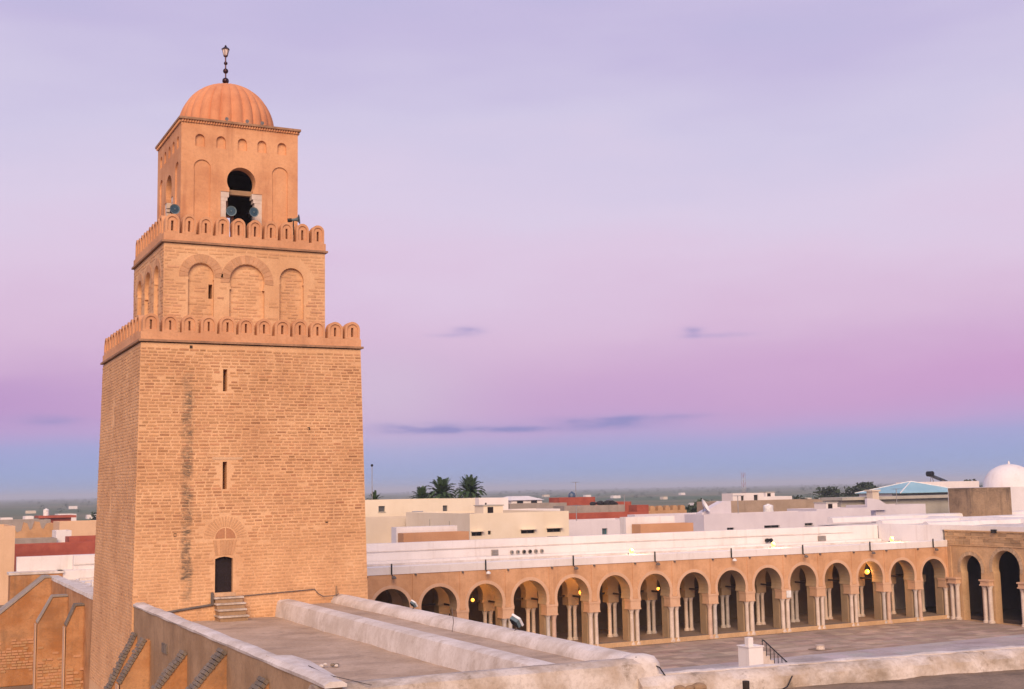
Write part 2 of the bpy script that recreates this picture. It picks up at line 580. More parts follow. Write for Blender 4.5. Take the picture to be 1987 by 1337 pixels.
# ================================================================== ground
def ground_sheet():
    mb = MB()
    rings = [0, 60, 130, 250, 500, 1000, 2200, 5000, 12000, 30000]
    n = 48
    b = 0
    vs = [(40, 60, -0.02)]
    for r in rings[1:]:
        for i in range(n):
            a = 2 * pi * i / n
            vs.append((40 + r * cos(a), 60 + r * sin(a), -0.02))
    mb.v = vs
    for i in range(n):
        mb.f.append((0, 1 + i, 1 + (i + 1) % n))
        mb.c.append(None)
    for j in range(len(rings) - 2):
        for i in range(n):
            k = (i + 1) % n
            mb.f.append((1 + j * n + i, 1 + j * n + k, 1 + (j + 1) * n + k, 1 + (j + 1) * n + i))
            mb.c.append(None)
    o = mb.build('ground', 'far_field')
    struct(o)
    t = MB()
    pts = [(40 + 330 * cos(a) * (1 + .12 * sin(3 * a)), 90 + 250 * sin(a) * (1 + .1 * cos(4 * a))) for a in [2 * pi * i / 40 for i in range(40)]]
    t.face([(p[0], p[1], 0.0) for p in pts])
    struct(t.build('town_ground', 'town_ground'))


ground_sheet()

# ================================================================== courtyard
court = MB()
court.box(19.4, 81.6, 29, 80, 0.004, 0.03)
court = court.build('courtyard', 'court_bed')
struct(court)


def paving(region, sx, sy, c, var, name, keep, seed):
    rnd = random.Random(seed)
    x0, x1, y0, y1 = region
    pieces = []
    y = y0
    while y < y1 - 0.15:
        h = min(sy * rnd.uniform(0.85, 1.15), y1 - y)
        x = x0 - rnd.uniform(0, sx)
        while x < x1:
            w = sx * rnd.uniform(0.6, 1.5)
            a, b = max(x, x0), min(x + w, x1)
            if b - a > 0.2:
                k = rnd.uniform(1 - var, 1 + var)
                pieces.append((a + .015, b - .015, y + .015, y + h - .015, 0.05 + rnd.uniform(-.006, .006), tuple(q * k * rnd.uniform(.96, 1.04) for q in c)))
            x += w
        y += h
    def vis(p):
        d = sqrt(p[0] ** 2 + p[2] ** 2)
        seen = p[2] > 62 and 41 < p[0] < 79
        return (p[1] - p[0]) * (p[3] - p[2]) / d ** 2 * (1 if seen else 0.01)
    pieces.sort(key=vis, reverse=True)
    rest = MB()
    for i, (a, b, yy0, yy1, z, col) in enumerate(pieces):
        if i < keep:
            mb = MB()
            cx, cy = (a + b) / 2, (yy0 + yy1) / 2
            mb.box(a - cx, b - cx, yy0 - cy, yy1 - cy, -0.03, z - 0.03, col, skip=(0,))
            inst(name, mb.mesh(name, mat='court_slab'), court, (cx, cy, 0.03))
        else:
            rest.box(a, b, yy0, yy1, 0.0, z, col, skip=(0,))
    o = rest.build(name + '_field', 'court_slab', court)
    struct(o, 'stuff')


paving((27.5, 81.4, 68.6, 79.3), 1.25, 0.75, (0.43, 0.33, 0.265), 0.24, 'paving_slab', 200, 3)
paving((36, 81.4, 44, 68.6), 1.6, 1.1, (0.47, 0.43, 0.44), 0.10, 'marble_slab', 200, 4)

# ================================================================== minaret
TX, TY = 15.0, 61.5
mina = thing('minaret', 'tall square three-tiered brick minaret with ribbed orange dome', 'minaret', (TX, TY, 0))


def kz(z):
    return (z - 7.3) * 0.0193


def F1(u, v, d):   # front of the lowest tier, battered
    return (TX + u * (5.335 - kz(v)) / 5.335, 55.87 + kz(v) + d, v)


def L1(u, v, d):   # street side
    return (TX - 5.335 + kz(v) + d, TY + u * (5.63 - kz(v)) / 5.63, v)


def R1(u, v, d):
    return (TX + 5.335 - kz(v) - d, TY + u * (5.63 - kz(v)) / 5.63, v)


def B1(u, v, d):
    return (TX + u * (5.335 - kz(v)) / 5.335, TY + 5.63 - kz(v) - d, v)


Z1 = 18.45
door = [(-1.81, 7.36), (-1.01, 7.36), (-1.01, 8.84), (-1.2, 8.91), (-1.41, 8.94), (-1.62, 8.91), (-1.81, 8.84)]
slitA = rect(-1.53, -1.33, 16.33, 17.34)
slitB = rect(-1.51, -1.31, 11.92, 13.15)
lsA = rect(1.3, 1.38, 15.14, 16.27)
lsB = rect(1.2, 1.3, 11.03, 12.07)
t1 = MB()
t1.panel(rect(-5.335, 5.335, 0, Z1), [door, slitA, slitB], F1, 0)
for h, dp in ((door, 1.6), (slitA, 1.3), (slitB, 1.3)):
    t1.rim(h, F1, 0, dp)
t1.panel(rect(-5.63, 5.63, 0, Z1), [lsA, lsB], L1, 0)
for h in (lsA, lsB):
    t1.rim(h, L1, 0, 0.7)
t1.panel(rect(-5.63, 5.63, 0, Z1), [], R1, 0)
t1.panel(rect(-5.335, 5.335, 0, Z1), [], B1, 0)
w1 = t1.build('lower_tier', 'tower_mortar', mina)
bk = MB()
bk.panel(door, [], F1, 0.22)
bk.build('door', 'door_dark', mina)  # near-black panel; the doorway's darkness is put into its colour
for h, f, dp in ((slitA, F1, 1.28), (slitB, F1, 1.28), (lsA, L1, .68), (lsB, L1, .68)):
    q = MB()
    q.panel(h, [], f, dp)
    q.build('slit_window', 'interior_shade', mina)

for u_, z_ in ((-3.05, 18.25), (2.6, 14.6), (-3.6, 9.9), (3.4, 10.3)):
    q = MB()
    pts = rect(u_ - .06, u_ + .06, z_, z_ + .12)
    q.rim(pts, F1, -.03, .02)
    q.panel(pts, [], F1, -.004)  # flat dark square, no cut; the hole's shade is put into the colour
    q.build('putlog_shade', 'interior_shade', mina)

# bricks ------------------------------------------------------------
MORT = Vector((0.71, 0.43, 0.225))
ALLB = []


def bricks(f, u0, u1, z0, z1, pitch, bh, lmin, lmax, test, seed, w_at=None, dark=(0.43, 0.21, 0.105)):
    rnd = random.Random(seed)
    z = z0
    row = 0
    while z + bh < z1:
        u = u0 - rnd.uniform(0, lmax)
        rowk = rnd.uniform(0.9, 1.08)
        while u < u1:
            L = rnd.uniform(lmin, lmax)
            a, b = max(u, u0), min(u + L, u1)
            u += L + rnd.uniform(0.05, 0.09)
            if b - a < 0.09 or rnd.random() < 0.012:
                continue
            r = test(a, b, z, z + bh)
            if r is None:
                continue
            depth, con = r
            zz = z + rnd.uniform(-.01, .01) + .012 * sin(a * 1.1 + row * .4)
            k = rnd.uniform(0.78, 1.22) * rowk
            base = Vector(dark) * k
            base.y *= rnd.uniform(.93, 1.08)
            con = con * rnd.choice((.3, .42, .5, .55, .62, .85)) * rnd.uniform(.85, 1.1)
            col = MORT * rnd.uniform(.95, 1.03) * (1 - con) + base * con
            hh = bh * rnd.uniform(.85, 1.12)
            out = 0.008 + rnd.uniform(0, .014)
            ALLB.append((f, a, b, zz, zz + hh, depth, out, tuple(col)))
        z += pitch
        row += 1


def ov(a, b, z0, z1, R):
    return not (b < R[0] or a > R[1] or z1 < R[2] or z0 > R[3])


def con1(z):
    if z < 8.8:
        return 0.34
    return min(1.0, 0.34 + (z - 8.8) * 0.36)


SUN_C = (-1.36, 9.74)


def test_front(a, b, z0, z1):
    if ov(a, b, z0, z1, (-1.87, -0.95, 7.2, 9.74)) or ov(a, b, z0, z1, (-1.6, -1.26, 16.25, 17.42)) or ov(a, b, z0, z1, (-1.58, -1.24, 11.84, 13.23)):
        return None
    for p in ((a, z0), (b, z0), (a, z1), (b, z1), ((a + b) / 2, z0)):
        if z1 > SUN_C[1] - .05 and (p[0] - SUN_C[0]) ** 2 + (p[1] - SUN_C[1]) ** 2 < 1.02 ** 2:
            return None
    return 0, con1(z0)


def test_left(a, b, z0, z1):
    if ov(a, b, z0, z1, (1.24, 1.44, 15.1, 16.3)) or ov(a, b, z0, z1, (1.14, 1.36, 11, 12.1)):
        return None
    return 0, 0.22 if (a * 7.3 + z0 * 3.1) % 1 < .85 else .7


bricks(F1, -5.31, 5.31, 6.22, Z1 - .1, 0.142, 0.074, 0.22, 0.46, test_front, 11)
bricks(L1, -5.60, 5.60, 2.6, Z1 - .1, 0.142, 0.074, 0.22, 0.46, test_left, 12)

# relieving arch over the door
for i in range(21):
    a0 = pi * (i + .16) / 21
    a1 = pi * (i + .84) / 21
    k = random.uniform(.85, 1.15)
    k = 1 + (k - 1) * .5
    col = tuple(x * k for x in (0.62, 0.365, 0.195))
    q = MB()
    pts = [(SUN_C[0] + .52 * cos(a0), SUN_C[1] + .52 * sin(a0)), (SUN_C[0] + .97 * cos(a0 + .01), SUN_C[1] + .97 * sin(a0 + .01)),
           (SUN_C[0] + .97 * cos(a1 - .01), SUN_C[1] + .97 * sin(a1 - .01)), (SUN_C[0] + .52 * cos(a1), SUN_C[1] + .52 * sin(a1))]
    q.panel(pts, [], F1, -.013, col)
    q.rim(pts, F1, -.013, .03, col=col)
    q.build('voussoir', 'tower_brick', mina)
for s in (-1, 1):
    q = MB()
    pts = [(SUN_C[0] + s * .03, SUN_C[1])] + [(SUN_C[0] + s * max(.03, .46 * cos(pi / 2 * i / 6)), SUN_C[1] + .46 * sin(pi / 2 * i / 6)) for i in range(7)]
    q.panel(pts, [], F1, -.012, (0.47, 0.23, 0.12))
    q.rim(pts, F1, -.012, .03, col=(0.47, 0.23, 0.12))
    q.build('tympanum_panel', 'tower_brick', mina)
for i in range(7):
    t0, t1_ = (i + .07) / 7 * 2 - 1, (i + .93) / 7 * 2 - 1
    k = random.uniform(.9, 1.12)
    col = tuple(x * k for x in (0.61, 0.355, 0.19))
    pts = [(-1.41 + .40 * t0, 9.0), (-1.41 + .40 * t1_, 9.0), (-1.38 + .54 * t1_, 9.66), (-1.38 + .54 * t0, 9.66)]
    q = MB()
    q.panel(pts, [], F1, -.018, col)
    q.rim(pts, F1, -.018, .03, col=col)
    q.build('voussoir', 'tower_brick', mina)
q = MB()
pts = rect(-2.0, -.6, 13.24, 13.36)
q.panel(pts, [], F1, -.022, (0.66, 0.44, 0.27))
q.rim(pts, F1, -.022, .03, col=(0.66, 0.44, 0.27))
q.build('lintel', 'tower_brick', mina)
q = MB()
pts = rect(-1.86, -0.9, 7.2, 7.352)
q.panel(pts, [], F1, -.05, (0.62, 0.42, 0.26))
q.rim(pts, F1, -.05, .03, col=(0.62, 0.42, 0.26))
q.build('threshold', 'tower_brick', mina)

# upper tiers -------------------------------------------------------
T2 = (11.1, 18.83, 57.55, 65.32)
T3 = (12.02, 17.74, 58.5, 64.25)


def faces(T):
    x0, x1, y0, y1 = T
    return [(lambda u, v, d: (u, y0 + d, v), x0, x1), (lambda u, v, d: (x0 + d, y1 - (u - y0), v), y0, y1),
            (lambda u, v, d: (x1 - d, u, v), y0, y1), (lambda u, v, d: (x1 - (u - x0), y1 - d, v), x0, x1)]


t2 = MB()
RINGS = []
T2H = {}
for fi, (f, a0, a1) in enumerate(faces(T2)):
    o = a0 - 11.1
    sc = (a1 - a0) / (18.83 - 11.1)
    hs = []
    for cx, r, zc, s, zn in ((12.82, .6, 21.85, .57, 21.5), (14.99, .84, 21.68, .74, 21.2), (17.16, .6, 21.88, .56, 21.5)):
        cx = a0 + (cx - 11.1) * sc
        poly = arch(cx, r, zc, r, 18.75, s)
        hs.append(poly)
        RINGS.append((f, cx, r, zc, fi))
    T2H[fi] = hs
    t2.panel(rect(a0, a1, 18.4, 23.3), hs, f, 0)
    for i, h in enumerate(hs):
        t2.rim(h, f, 0, 0.17)
        if fi == 0 and i == 0:
            sl = rect(13.2, 13.385, 20.8, 21.48)
            t2.panel(h, [sl], f, 0.17)
            t2.rim(sl, f, 0.17, 1.0)
            t2.panel(sl, [], f, 1.0)
        else:
            t2.panel(h, [], f, 0.17)
t2.build('middle_tier', 'tower_mortar', mina)
q = MB()
q.panel(rect(13.2, 13.385, 20.8, 21.48), [], faces(T2)[0][0], 0.98)
q.build('slit_window', 'interior_shade', mina)
for f, cx, r, zc, fi in RINGS:
    if fi > 1 or (fi == 0 and cx > 16):
        continue
    n = 13 if r < .7 else 17
    R2 = r + (.42 if fi == 0 else .36)
    if fi == 1 and r < .7:
        n = 9
    for i in range(n):
        a0 = -0.1 + (pi + .2) * (i + .06) / n
        a1 = -0.1 + (pi + .2) * (i + .94) / n
        k = random.uniform(.86, 1.12)
        col = tuple(x * k for x in (0.60, 0.345, 0.195))
        pts = [(cx + (r + .02) * cos(a0), zc + (r + .02) * sin(a0)), (cx + R2 * cos(a0), zc + R2 * sin(a0)), (cx + R2 * cos(a1), zc + R2 * sin(a1)), (cx + (r + .02) * cos(a1), zc + (r + .02) * sin(a1))]
        # neighbouring rings meet between the arches
        if fi == 0 and r < .7 and cx < 15 and max(p[0] for p in pts) > 13.86:
            continue
        q = MB()
        q.panel(pts, [], f, -.02, col)
        q.rim(pts, f, -.02, .03, col=col)
        q.build('voussoir', 'tower_brick', mina)


def test2(fi, a0):
    hs = T2H[fi]
    rs = [(c, r, zc) for f, c, r, zc, k in RINGS if k == fi]

    def t(a, b, z0, z1):
        pts = ((a, z0), (b, z0), (a, z1), (b, z1))
        if fi == 0 and ov(a, b, z0, z1, (13.16, 13.42, 20.72, 21.55)):
            return None
        for h in hs:
            n = sum(inpoly(p, h) for p in pts)
            if n == 4:
                return 0.17, 0.5
            if n:
                return None
        for c, r, zc in rs:
            for p in pts:
                if p[1] > zc - .15 and (p[0] - c) ** 2 + (p[1] - zc) ** 2 < (r + .46) ** 2:
                    return None
            if z0 < zc and b > c - r - .06 and a < c + r + .06:
                return None
        return 0, 0.62 if z0 < 22.2 else 0.4
    return t


bricks(faces(T2)[0][0], 11.13, 18.8, 19.0, 23.2, 0.150, 0.085, 0.30, 0.6, test2(0, 11.1), 21, dark=(0.51, 0.27, 0.175))
bricks(faces(T2)[1][0], 57.58, 65.28, 19.0, 23.2, 0.150, 0.085, 0.30, 0.6, test2(1, 57.55), 22, dark=(0.51, 0.27, 0.175))

# the largest 300 bricks as single pieces, the rest joined
def bigness(t):
    f, a, b, z0, z1, dep, out, col = t
    p = Vector(f((a + b) / 2, z0, 0)) - Vector((0, 0, CAMZ))
    side = 0.89 if abs(f(1, 10, 0)[0] - f(0, 10, 0)[0]) > .5 else 0.3
    hidden = 0.1 if p.z < -5 else 1
    return (b - a) * (z1 - z0) * side * hidden / p.length_squared


order = sorted(range(len(ALLB)), key=lambda i: -bigness(ALLB[i]))
rest = MB()
for n, i in enumerate(order):
    f, a, b, z0, z1, dep, out, col = ALLB[i]
    mb = MB() if n < 300 else rest
    mb.box(a, b, z0, z1, dep - out, dep + .02, col, M=lambda u, v, d: f(u, v, d), skip=(1,))
    if n < 300:
        mb.build('brick', 'tower_brick', mina)
struct(rest.build('brickwork', 'tower_brick', mina), 'stuff')

# parapets with rounded merlons --------------------------------------
def merlon_mesh(w, h, th):
    r = w / 2
    zc = h - r
    f = lambda u, v, d: (u, d, v)
    outer = [(-r, 0), (r, 0), (r, zc)] + [(r * cos(pi * i / 16), zc + r * sin(pi * i / 16)) for i in range(1, 16)] + [(-r, zc)]
    ri = r - .10
    inner = [(-ri, .10), (ri, .10), (ri, zc - .02)] + [(ri * cos(pi * i / 14), zc - .02 + ri * sin(pi * i / 14)) for i in range(1, 14)] + [(-ri, zc - .02)]
    sl = rect(-.055, .055, .10, h * .66)
    mb = MB()
    mb.panel(outer, [inner], f, 0)
    mb.rim(inner, f, 0, .055)
    mb.panel(inner, [sl], f, .055)
    mb.rim(sl, f, .055, th)
    mb.panel(outer, [sl], f, th)
    mb.rim(outer, f, 0, th)
    return mb.mesh('merlon', mat='merlon_plaster')


def parapet(x0, x1, y0, y1, zc, n, ny, w, h, corn):
    th = .46
    c = MB()
    for (a, b, cc, d) in ((x0 - corn, x1 + corn, y0 - corn, y0 + .3), (x0 - corn, x1 + corn, y1 - .3, y1 + corn), (x0 - corn, x0 + .3, y0 + .3, y1 - .3), (x1 - .3, x1 + corn, y0 + .3, y1 - .3)):
        c.box(a, b, cc, d, zc - .075, zc + .02)
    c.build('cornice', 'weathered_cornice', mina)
    c = MB()
    for (a, b, cc, d) in ((x0, x1, y0, y0 + th), (x0, x1, y1 - th, y1), (x0, x0 + th, y0 + th, y1 - th), (x1 - th, x1, y0 + th, y1 - th)):
        c.box(a, b, cc, d, zc + .02, zc + .38)
    c.build('parapet_band', 'merlon_plaster', mina)
    f = MB()
    f.box(x0 + th, x1 - th, y0 + th, y1 - th, zc - .2, zc - .02)
    f.build('terrace', 'roof_screed', mina)
    me = merlon_mesh(w, h, th)
    px = (x1 - x0) / n
    for i in range(n):
        for (yy, ro) in ((y0, 0), (y1, pi)):
            inst('merlon', me, mina, (x0 + px * (i + .5), yy, zc + .38), (0, random.uniform(-.02, .02), ro), (random.uniform(.95, 1.03), 1, random.uniform(.95, 1.04)))
    py = (y1 - y0 - 2 * th) / ny
    for i in range(ny):
        for (xx, ro) in ((x0, -pi / 2), (x1, pi / 2)):
            inst('merlon', me, mina, (xx, y0 + th + py * (i + .5), zc + .38), (0, random.uniform(-.008, .008), ro), (min(1, py / px), 1, random.uniform(.97, 1.03)))


ht = 5.335 - kz(18.5)
parapet(TX - ht - .02, TX + ht + .02, 55.87 + kz(18.5) - .02, TY + 5.63 - kz(18.5) + .02, 18.57, 12, 12, 0.725, 0.82, 0.10)
parapet(T2[0] - .03, T2[1] + .03, T2[2] - .03, T2[3] + .03, 23.40, 10, 10, 0.645, 0.92, 0.09)

# lantern storey -----------------------------------------------------
t3 = MB()
TH = .62
for fi, (f, a0, a1) in enumerate(faces(T3)):
    sc = (a1 - a0) / (17.74 - 12.02)
    X = lambda x: a0 + (x - 12.02) * sc
    thru, blind = [], []
    cx = X(14.92)
    hole = [(cx - 1.0, 23.95), (cx + 1.03, 23.95), (cx + 1.03, 26.2), (cx + .58, 26.2), (cx + .58, 26.36)]
    hole += [p for p in arcpts(cx, .70, 26.75, .575, 24)][1:-1] + [(cx - .58, 26.36), (cx - .58, 26.2), (cx - 1.0, 26.2)]
    thru.append(hole)
    for k in range(5):
        c = X((12.91, 13.92, 14.96, 15.93, 16.93)[k])
        blind.append((arch(c, .225, 28.68, .225, 28.3, n=12), .13))
    for c in (13.03, 16.84):
        blind.append((arch(X(c), .41, 27.25, .39, 24.2, .385), .07))
    t3.panel(rect(a0, a1, 23.3, 29.42), thru + [b[0] for b in blind], f, 0)
    for h in thru:
        t3.rim(h, f, 0, TH)
    for h, d in blind:
        t3.rim(h, f, 0, d)
        t3.panel(h, [], f, d)
    # inner faces
    inn = MB()
t3.build('lantern_storey', 'tower_plaster', mina)
inn = MB()
for fi, (f, a0, a1) in enumerate(faces(T3)):
    sc = (a1 - a0) / (17.74 - 12.02)
    cx = a0 + 2.9 * sc
    hole = [(cx - 1.0, 23.95), (cx + 1.03, 23.95), (cx + 1.03, 26.2), (cx + .58, 26.2), (cx + .58, 26.36)]
    hole += [p for p in arcpts(cx, .70, 26.75, .575, 24)][1:-1] + [(cx - .58, 26.36), (cx - .58, 26.2), (cx - 1.0, 26.2)]
    inn.panel(rect(a0 + TH, a1 - TH, 23.9, 29.2), [hole], f, TH)
inn.box(T3[0] + TH, T3[1] - TH, T3[2] + TH, T3[3] - TH, 28.4, 28.5)
inn.box(T3[0] + .1, T3[1] - .1, T3[2] + .1, T3[3] - .1, 23.8, 23.93)
inn.build('lantern_interior', 'interior_shade', mina)
for fi, (f, a0, a1) in enumerate(faces(T3)):
    if fi > 1:
        continue
    cx = a0 + 2.9 * (a1 - a0) / 5.72
    q = MB()
    q.box(cx - .98, cx + 1.01, 26.13, 26.36, .26, .5, M=lambda u, v, d: f(u, v, d))
    q.build('lintel', 'rough_render', mina)
    for s, w in ((-1, .27), (1, .36)):
        q = MB()
        a, b = (cx - 1.0, cx - 1.0 + w) if s < 0 else (cx + 1.03 - w, cx + 1.03)
        q.box(a, b, 24.0, 25.75, .05, .42, M=lambda u, v, d: f(u, v, d))
        jb = q.build('jamb', 'marble', mina)
        q = MB()
        q.box(a - (.0 if s < 0 else .14), b + (.14 if s < 0 else .0), 25.93, 26.195, .03, .45, M=lambda u, v, d: f(u, v, d))
        q.box(a - (.0 if s < 0 else .07), b + (.07 if s < 0 else .0), 25.75, 25.93, .04, .44, M=lambda u, v, d: f(u, v, d))
        q.build('capital', 'marble', jb)
c = MB()
c.box(T3[0] - .13, T3[1] + .13, T3[2] - .13, T3[3] + .13, 29.55, 29.66)
c.box(T3[0] - .02, T3[1] + .02, T3[2] - .02, T3[3] + .02, 29.42, 29.55)
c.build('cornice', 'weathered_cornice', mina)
dt = MB()
for (f, a0, a1) in faces(T3):
    n = 46
    for i in range(n):
        u = a0 + (a1 - a0) * (i + .5) / n
        w = (a1 - a0) / n * .5
        p = [f(u - w, 29.425, -.02), f(u + w, 29.425, -.02), f(u, 29.425, -.105)]
        q = [f(u - w, 29.548, -.02), f(u + w, 29.548, -.02), f(u, 29.548, -.105)]
        dt.face([p[0], p[2], q[2], q[0]])
        dt.face([p[2], p[1], q[1], q[2]])
        dt.face([p[0], p[1], p[2]])
struct(dt.build('dogtooth_course', 'tower_plaster', mina), 'stuff')
dm = MB()
prof = []
for i in range(25):
    a = pi / 2 * i / 24
    prof.append((max(.02, 2.42 * cos(a) ** .93), 29.66 + .25 + 2.52 * sin(a)))
prof = [(2.42, 29.66)] + prof
dm.lathe(prof, 14.87, 61.4, 240, rad=lambda a, z: 1 - .075 * (1 - abs(sin(13 * a)) ** .5))
dome = dm.build('dome', 'dome_plaster', mina, smooth=True)
fin = MB()
fin.tube([(14.82, 61.4, 32.3), (14.8, 61.4, 34.0)], .035)
fin = fin.build('finial', 'finial_metal', mina)
for z, r in ((32.68, .17), (33.2, .135), (33.61, .095)):
    q = MB()
    q.sphere((14.81, 61.4, z), r, 14)
    q.build('ball', 'finial_metal', fin, smooth=True)
q = MB()
q.lathe([(.07, 34.0), (.1, 34.04), (.17, 34.33), (.175, 34.34)], 14.8, 61.4, 6)
q.build('lantern_glass', 'frosted_lamp', fin)
q = MB()
q.lathe([(.215, 34.34), (.2, 34.37), (.08, 34.47), (.05, 34.49), (.06, 34.53), (.01, 34.58)], 14.8, 61.4, 8)
q.lathe([(.1, 33.96), (.1, 34.02)], 14.8, 61.4, 8)
for i in range(6):
    a = 2 * pi * i / 6
    q.tube([(14.8 + .1 * cos(a), 61.4 + .1 * sin(a), 34.0), (14.8 + .18 * cos(a), 61.4 + .18 * sin(a), 34.35)], .012, 4)
q.build('lantern_cap', 'finial_metal', fin)

# loudspeakers on the balcony
def horn(loc, direc, label, r=.235, post=0.5):
    t = thing('loudspeaker', label, 'loudspeaker', loc, 'loudspeakers on the upper balcony')
    d = Vector(direc).normalized()
    L = Vector(loc)
    pts = [L - d * .42, L - d * .2, L - d * .1, L - d * .02, L]
    mb = MB()
    mb.tube(pts, [.06, .07, .11, r * .85, r], 18)
    mb.v = mb.v
    mb.f.pop()
    mb.c.pop()
    h = mb.build('horn', 'horn_grey', t, smooth=True)
    q = MB()
    q.tube([L - d * .03, L - d * .1], [r * .93, .05], 18)
    q.build('mouth', 'horn_blue', h)
    q = MB()
    q.tube([L - d * .13, L + d * .01], [.05, .035], 10)
    q.build('re_entrant_cone', 'horn_grey', h)
    q = MB()
    q.tube([L - d * .58, L - d * .38], .1, 12)
    q.build('driver', 'black_metal', t)
    q = MB()
    q.tube([L - d * .3 - Vector((0, 0, .06)), L - d * .3 - Vector((0, 0, post))], .03, 6)
    q.build('bracket', 'black_metal', t)


horn((11.62, 57.78, 24.96), (.05, -1, .02), 'blue horn loudspeaker at the corner of the upper balcony', .24, .95)
horn((14.27, 57.8, 25.1), (-.12, -1, .0), 'left horn loudspeaker in front of the arched opening', .25, .95)
horn((15.37, 57.8, 25.14), (.12, -1, .0), 'right horn loudspeaker in front of the arched opening', .24, .95)
horn((17.62, 57.8, 24.97), (.9, -.4, .1), 'horn loudspeaker turned sideways at right end of balcony', .25, .75)
for i, x in enumerate((14.2, 15.2, 15.95)):
    t = thing('roof_spotlight', ('leftmost', 'middle', 'rightmost')[i] + ' of three small spotlights on ledge under the dome', 'spotlight', (x, 58.5, 29.66), 'spotlights under the dome')
    q = MB()
    q.tube([(x, 58.5, 29.65), (x, 58.5, 29.74)], .02, 6)
    q.build('stem', 'black_metal', t)
    q = MB()
    q.tube([(x - .03, 58.42, 29.77), (x, 58.56, 29.83)], [.09, .06], 10)
    q.build('lamp_head', 'galvanised', t)

# ================================================================== north gallery roof in the foreground
GX0, GX1 = 9.72, 19.42
gal = thing('gallery_roof', 'flat plastered gallery roof with low rounded whitewashed parapets below the minaret', 'roof', (14.5, 43, 0))
q = MB()
q.box(GX0, GX0 + .5, 29.9, 55.86, 0, 6.98)
q.build('outer_wall', 'rough_render', gal)
cap = MB()
cap.sweep([(-.28, 0), (.26, 0), (.27, .09), (.16, .15), (-.16, .16), (-.30, .08)], (GX0 + .25, 29.6, 6.98), (GX0 + .25, 55.86, 6.98), 50, .012, 5)
cap.build('parapet_cap', 'whitewash', gal, smooth=True)


def deck(x0, x1, y0, y1, z, nx, ny, amp, seed):
    rnd = random.Random(seed)
    mb = MB()
    ph = [rnd.uniform(0, 6) for _ in range(6)]
    for j in range(ny + 1):
        for i in range(nx + 1):
            x = x0 + (x1 - x0) * i / nx
            y = y0 + (y1 - y0) * j / ny
            mb.v.append((x, y, z + amp * (sin(x * 1.1 + ph[0]) * sin(y * .7 + ph[1]) + .5 * sin(x * 2.3 + ph[2] + y * 1.7) + .3 * rnd.uniform(-1, 1))))
    for j in range(ny):
        for i in range(nx):
            a = j * (nx + 1) + i
            mb.f.append((a, a + 1, a + nx + 2, a + nx + 1))
            mb.c.append(None)
    return mb


deck(GX0 + .4, 16.3, 30.2, 55.9, 6.18, 14, 50, .02, 1).build('roof_deck', 'roof_screed', gal, smooth=True)
deck(16.5, GX1 - .3, 30.2, 55.9, 6.64, 8, 50, .012, 2).build('roof_deck', 'roof_screed', gal, smooth=True)
r = MB()
r.sweep([(.36, -.75), (-.55, -.75), (-.50, -.3), (-.42, -.05), (-.3, .0), (.1, .02), (.31, -.03), (.36, -.2)], (16.45, 30.6, 6.9), (16.45, 55.88, 6.9), 70, .007, 9)
r.build('ridge_wall', 'whitewash', gal, smooth=True)
r = MB()
r.sweep([(-.45, -.8), (.42, -6.9), (.42, -.15), (.30, .04), (.02, .08), (-.3, .0), (-.45, -.2)], (19.0, 30.0, 6.92), (19.0, 55.9, 6.92), 60, .007, 13)
r.build('courtyard_parapet', 'whitewash', gal, smooth=True)
r = MB()
r.sweep([(-.48, -1.1), (.5, -1.1), (.52, -.4), (.40, -.08), (.1, .03), (-.25, .02), (-.45, -.15)], (9.6, 30.35, 6.93), (19.25, 30.1, 6.93), 34, .03, 17)
r.build('end_wall', 'old_whitewash', gal, smooth=True)
q = MB()
q.lathe([(.62, 5.9), (.6, 6.5), (.56, 6.8), (.42, 6.98), (.2, 7.04), (.02, 7.05)], 19.02, 30.2, 18)
q.build('corner_post', 'whitewash', gal, smooth=True)
# whitewashed ramp block on the street-side parapet
q = MB()
pts = [(9.8, 35.3, 7.05), (10.5, 35.15, 7.02), (10.85, 34.5, 6.9), (10.6, 31.3, 6.86), (9.9, 31.2, 7.05)]
lo = [(p[0], p[1], 6.4) for p in pts]
q.face([(p[0], p[1], p[2] + .1) for p in pts])
for i in range(5):
    j = (i + 1) % 5
    a, b = pts[i], pts[j]
    q.face([lo[i], lo[j], (b[0], b[1], b[2] + .1), (a[0], a[1], a[2] + .1)])
q.build('mortar_ramp', 'whitewash', gal)


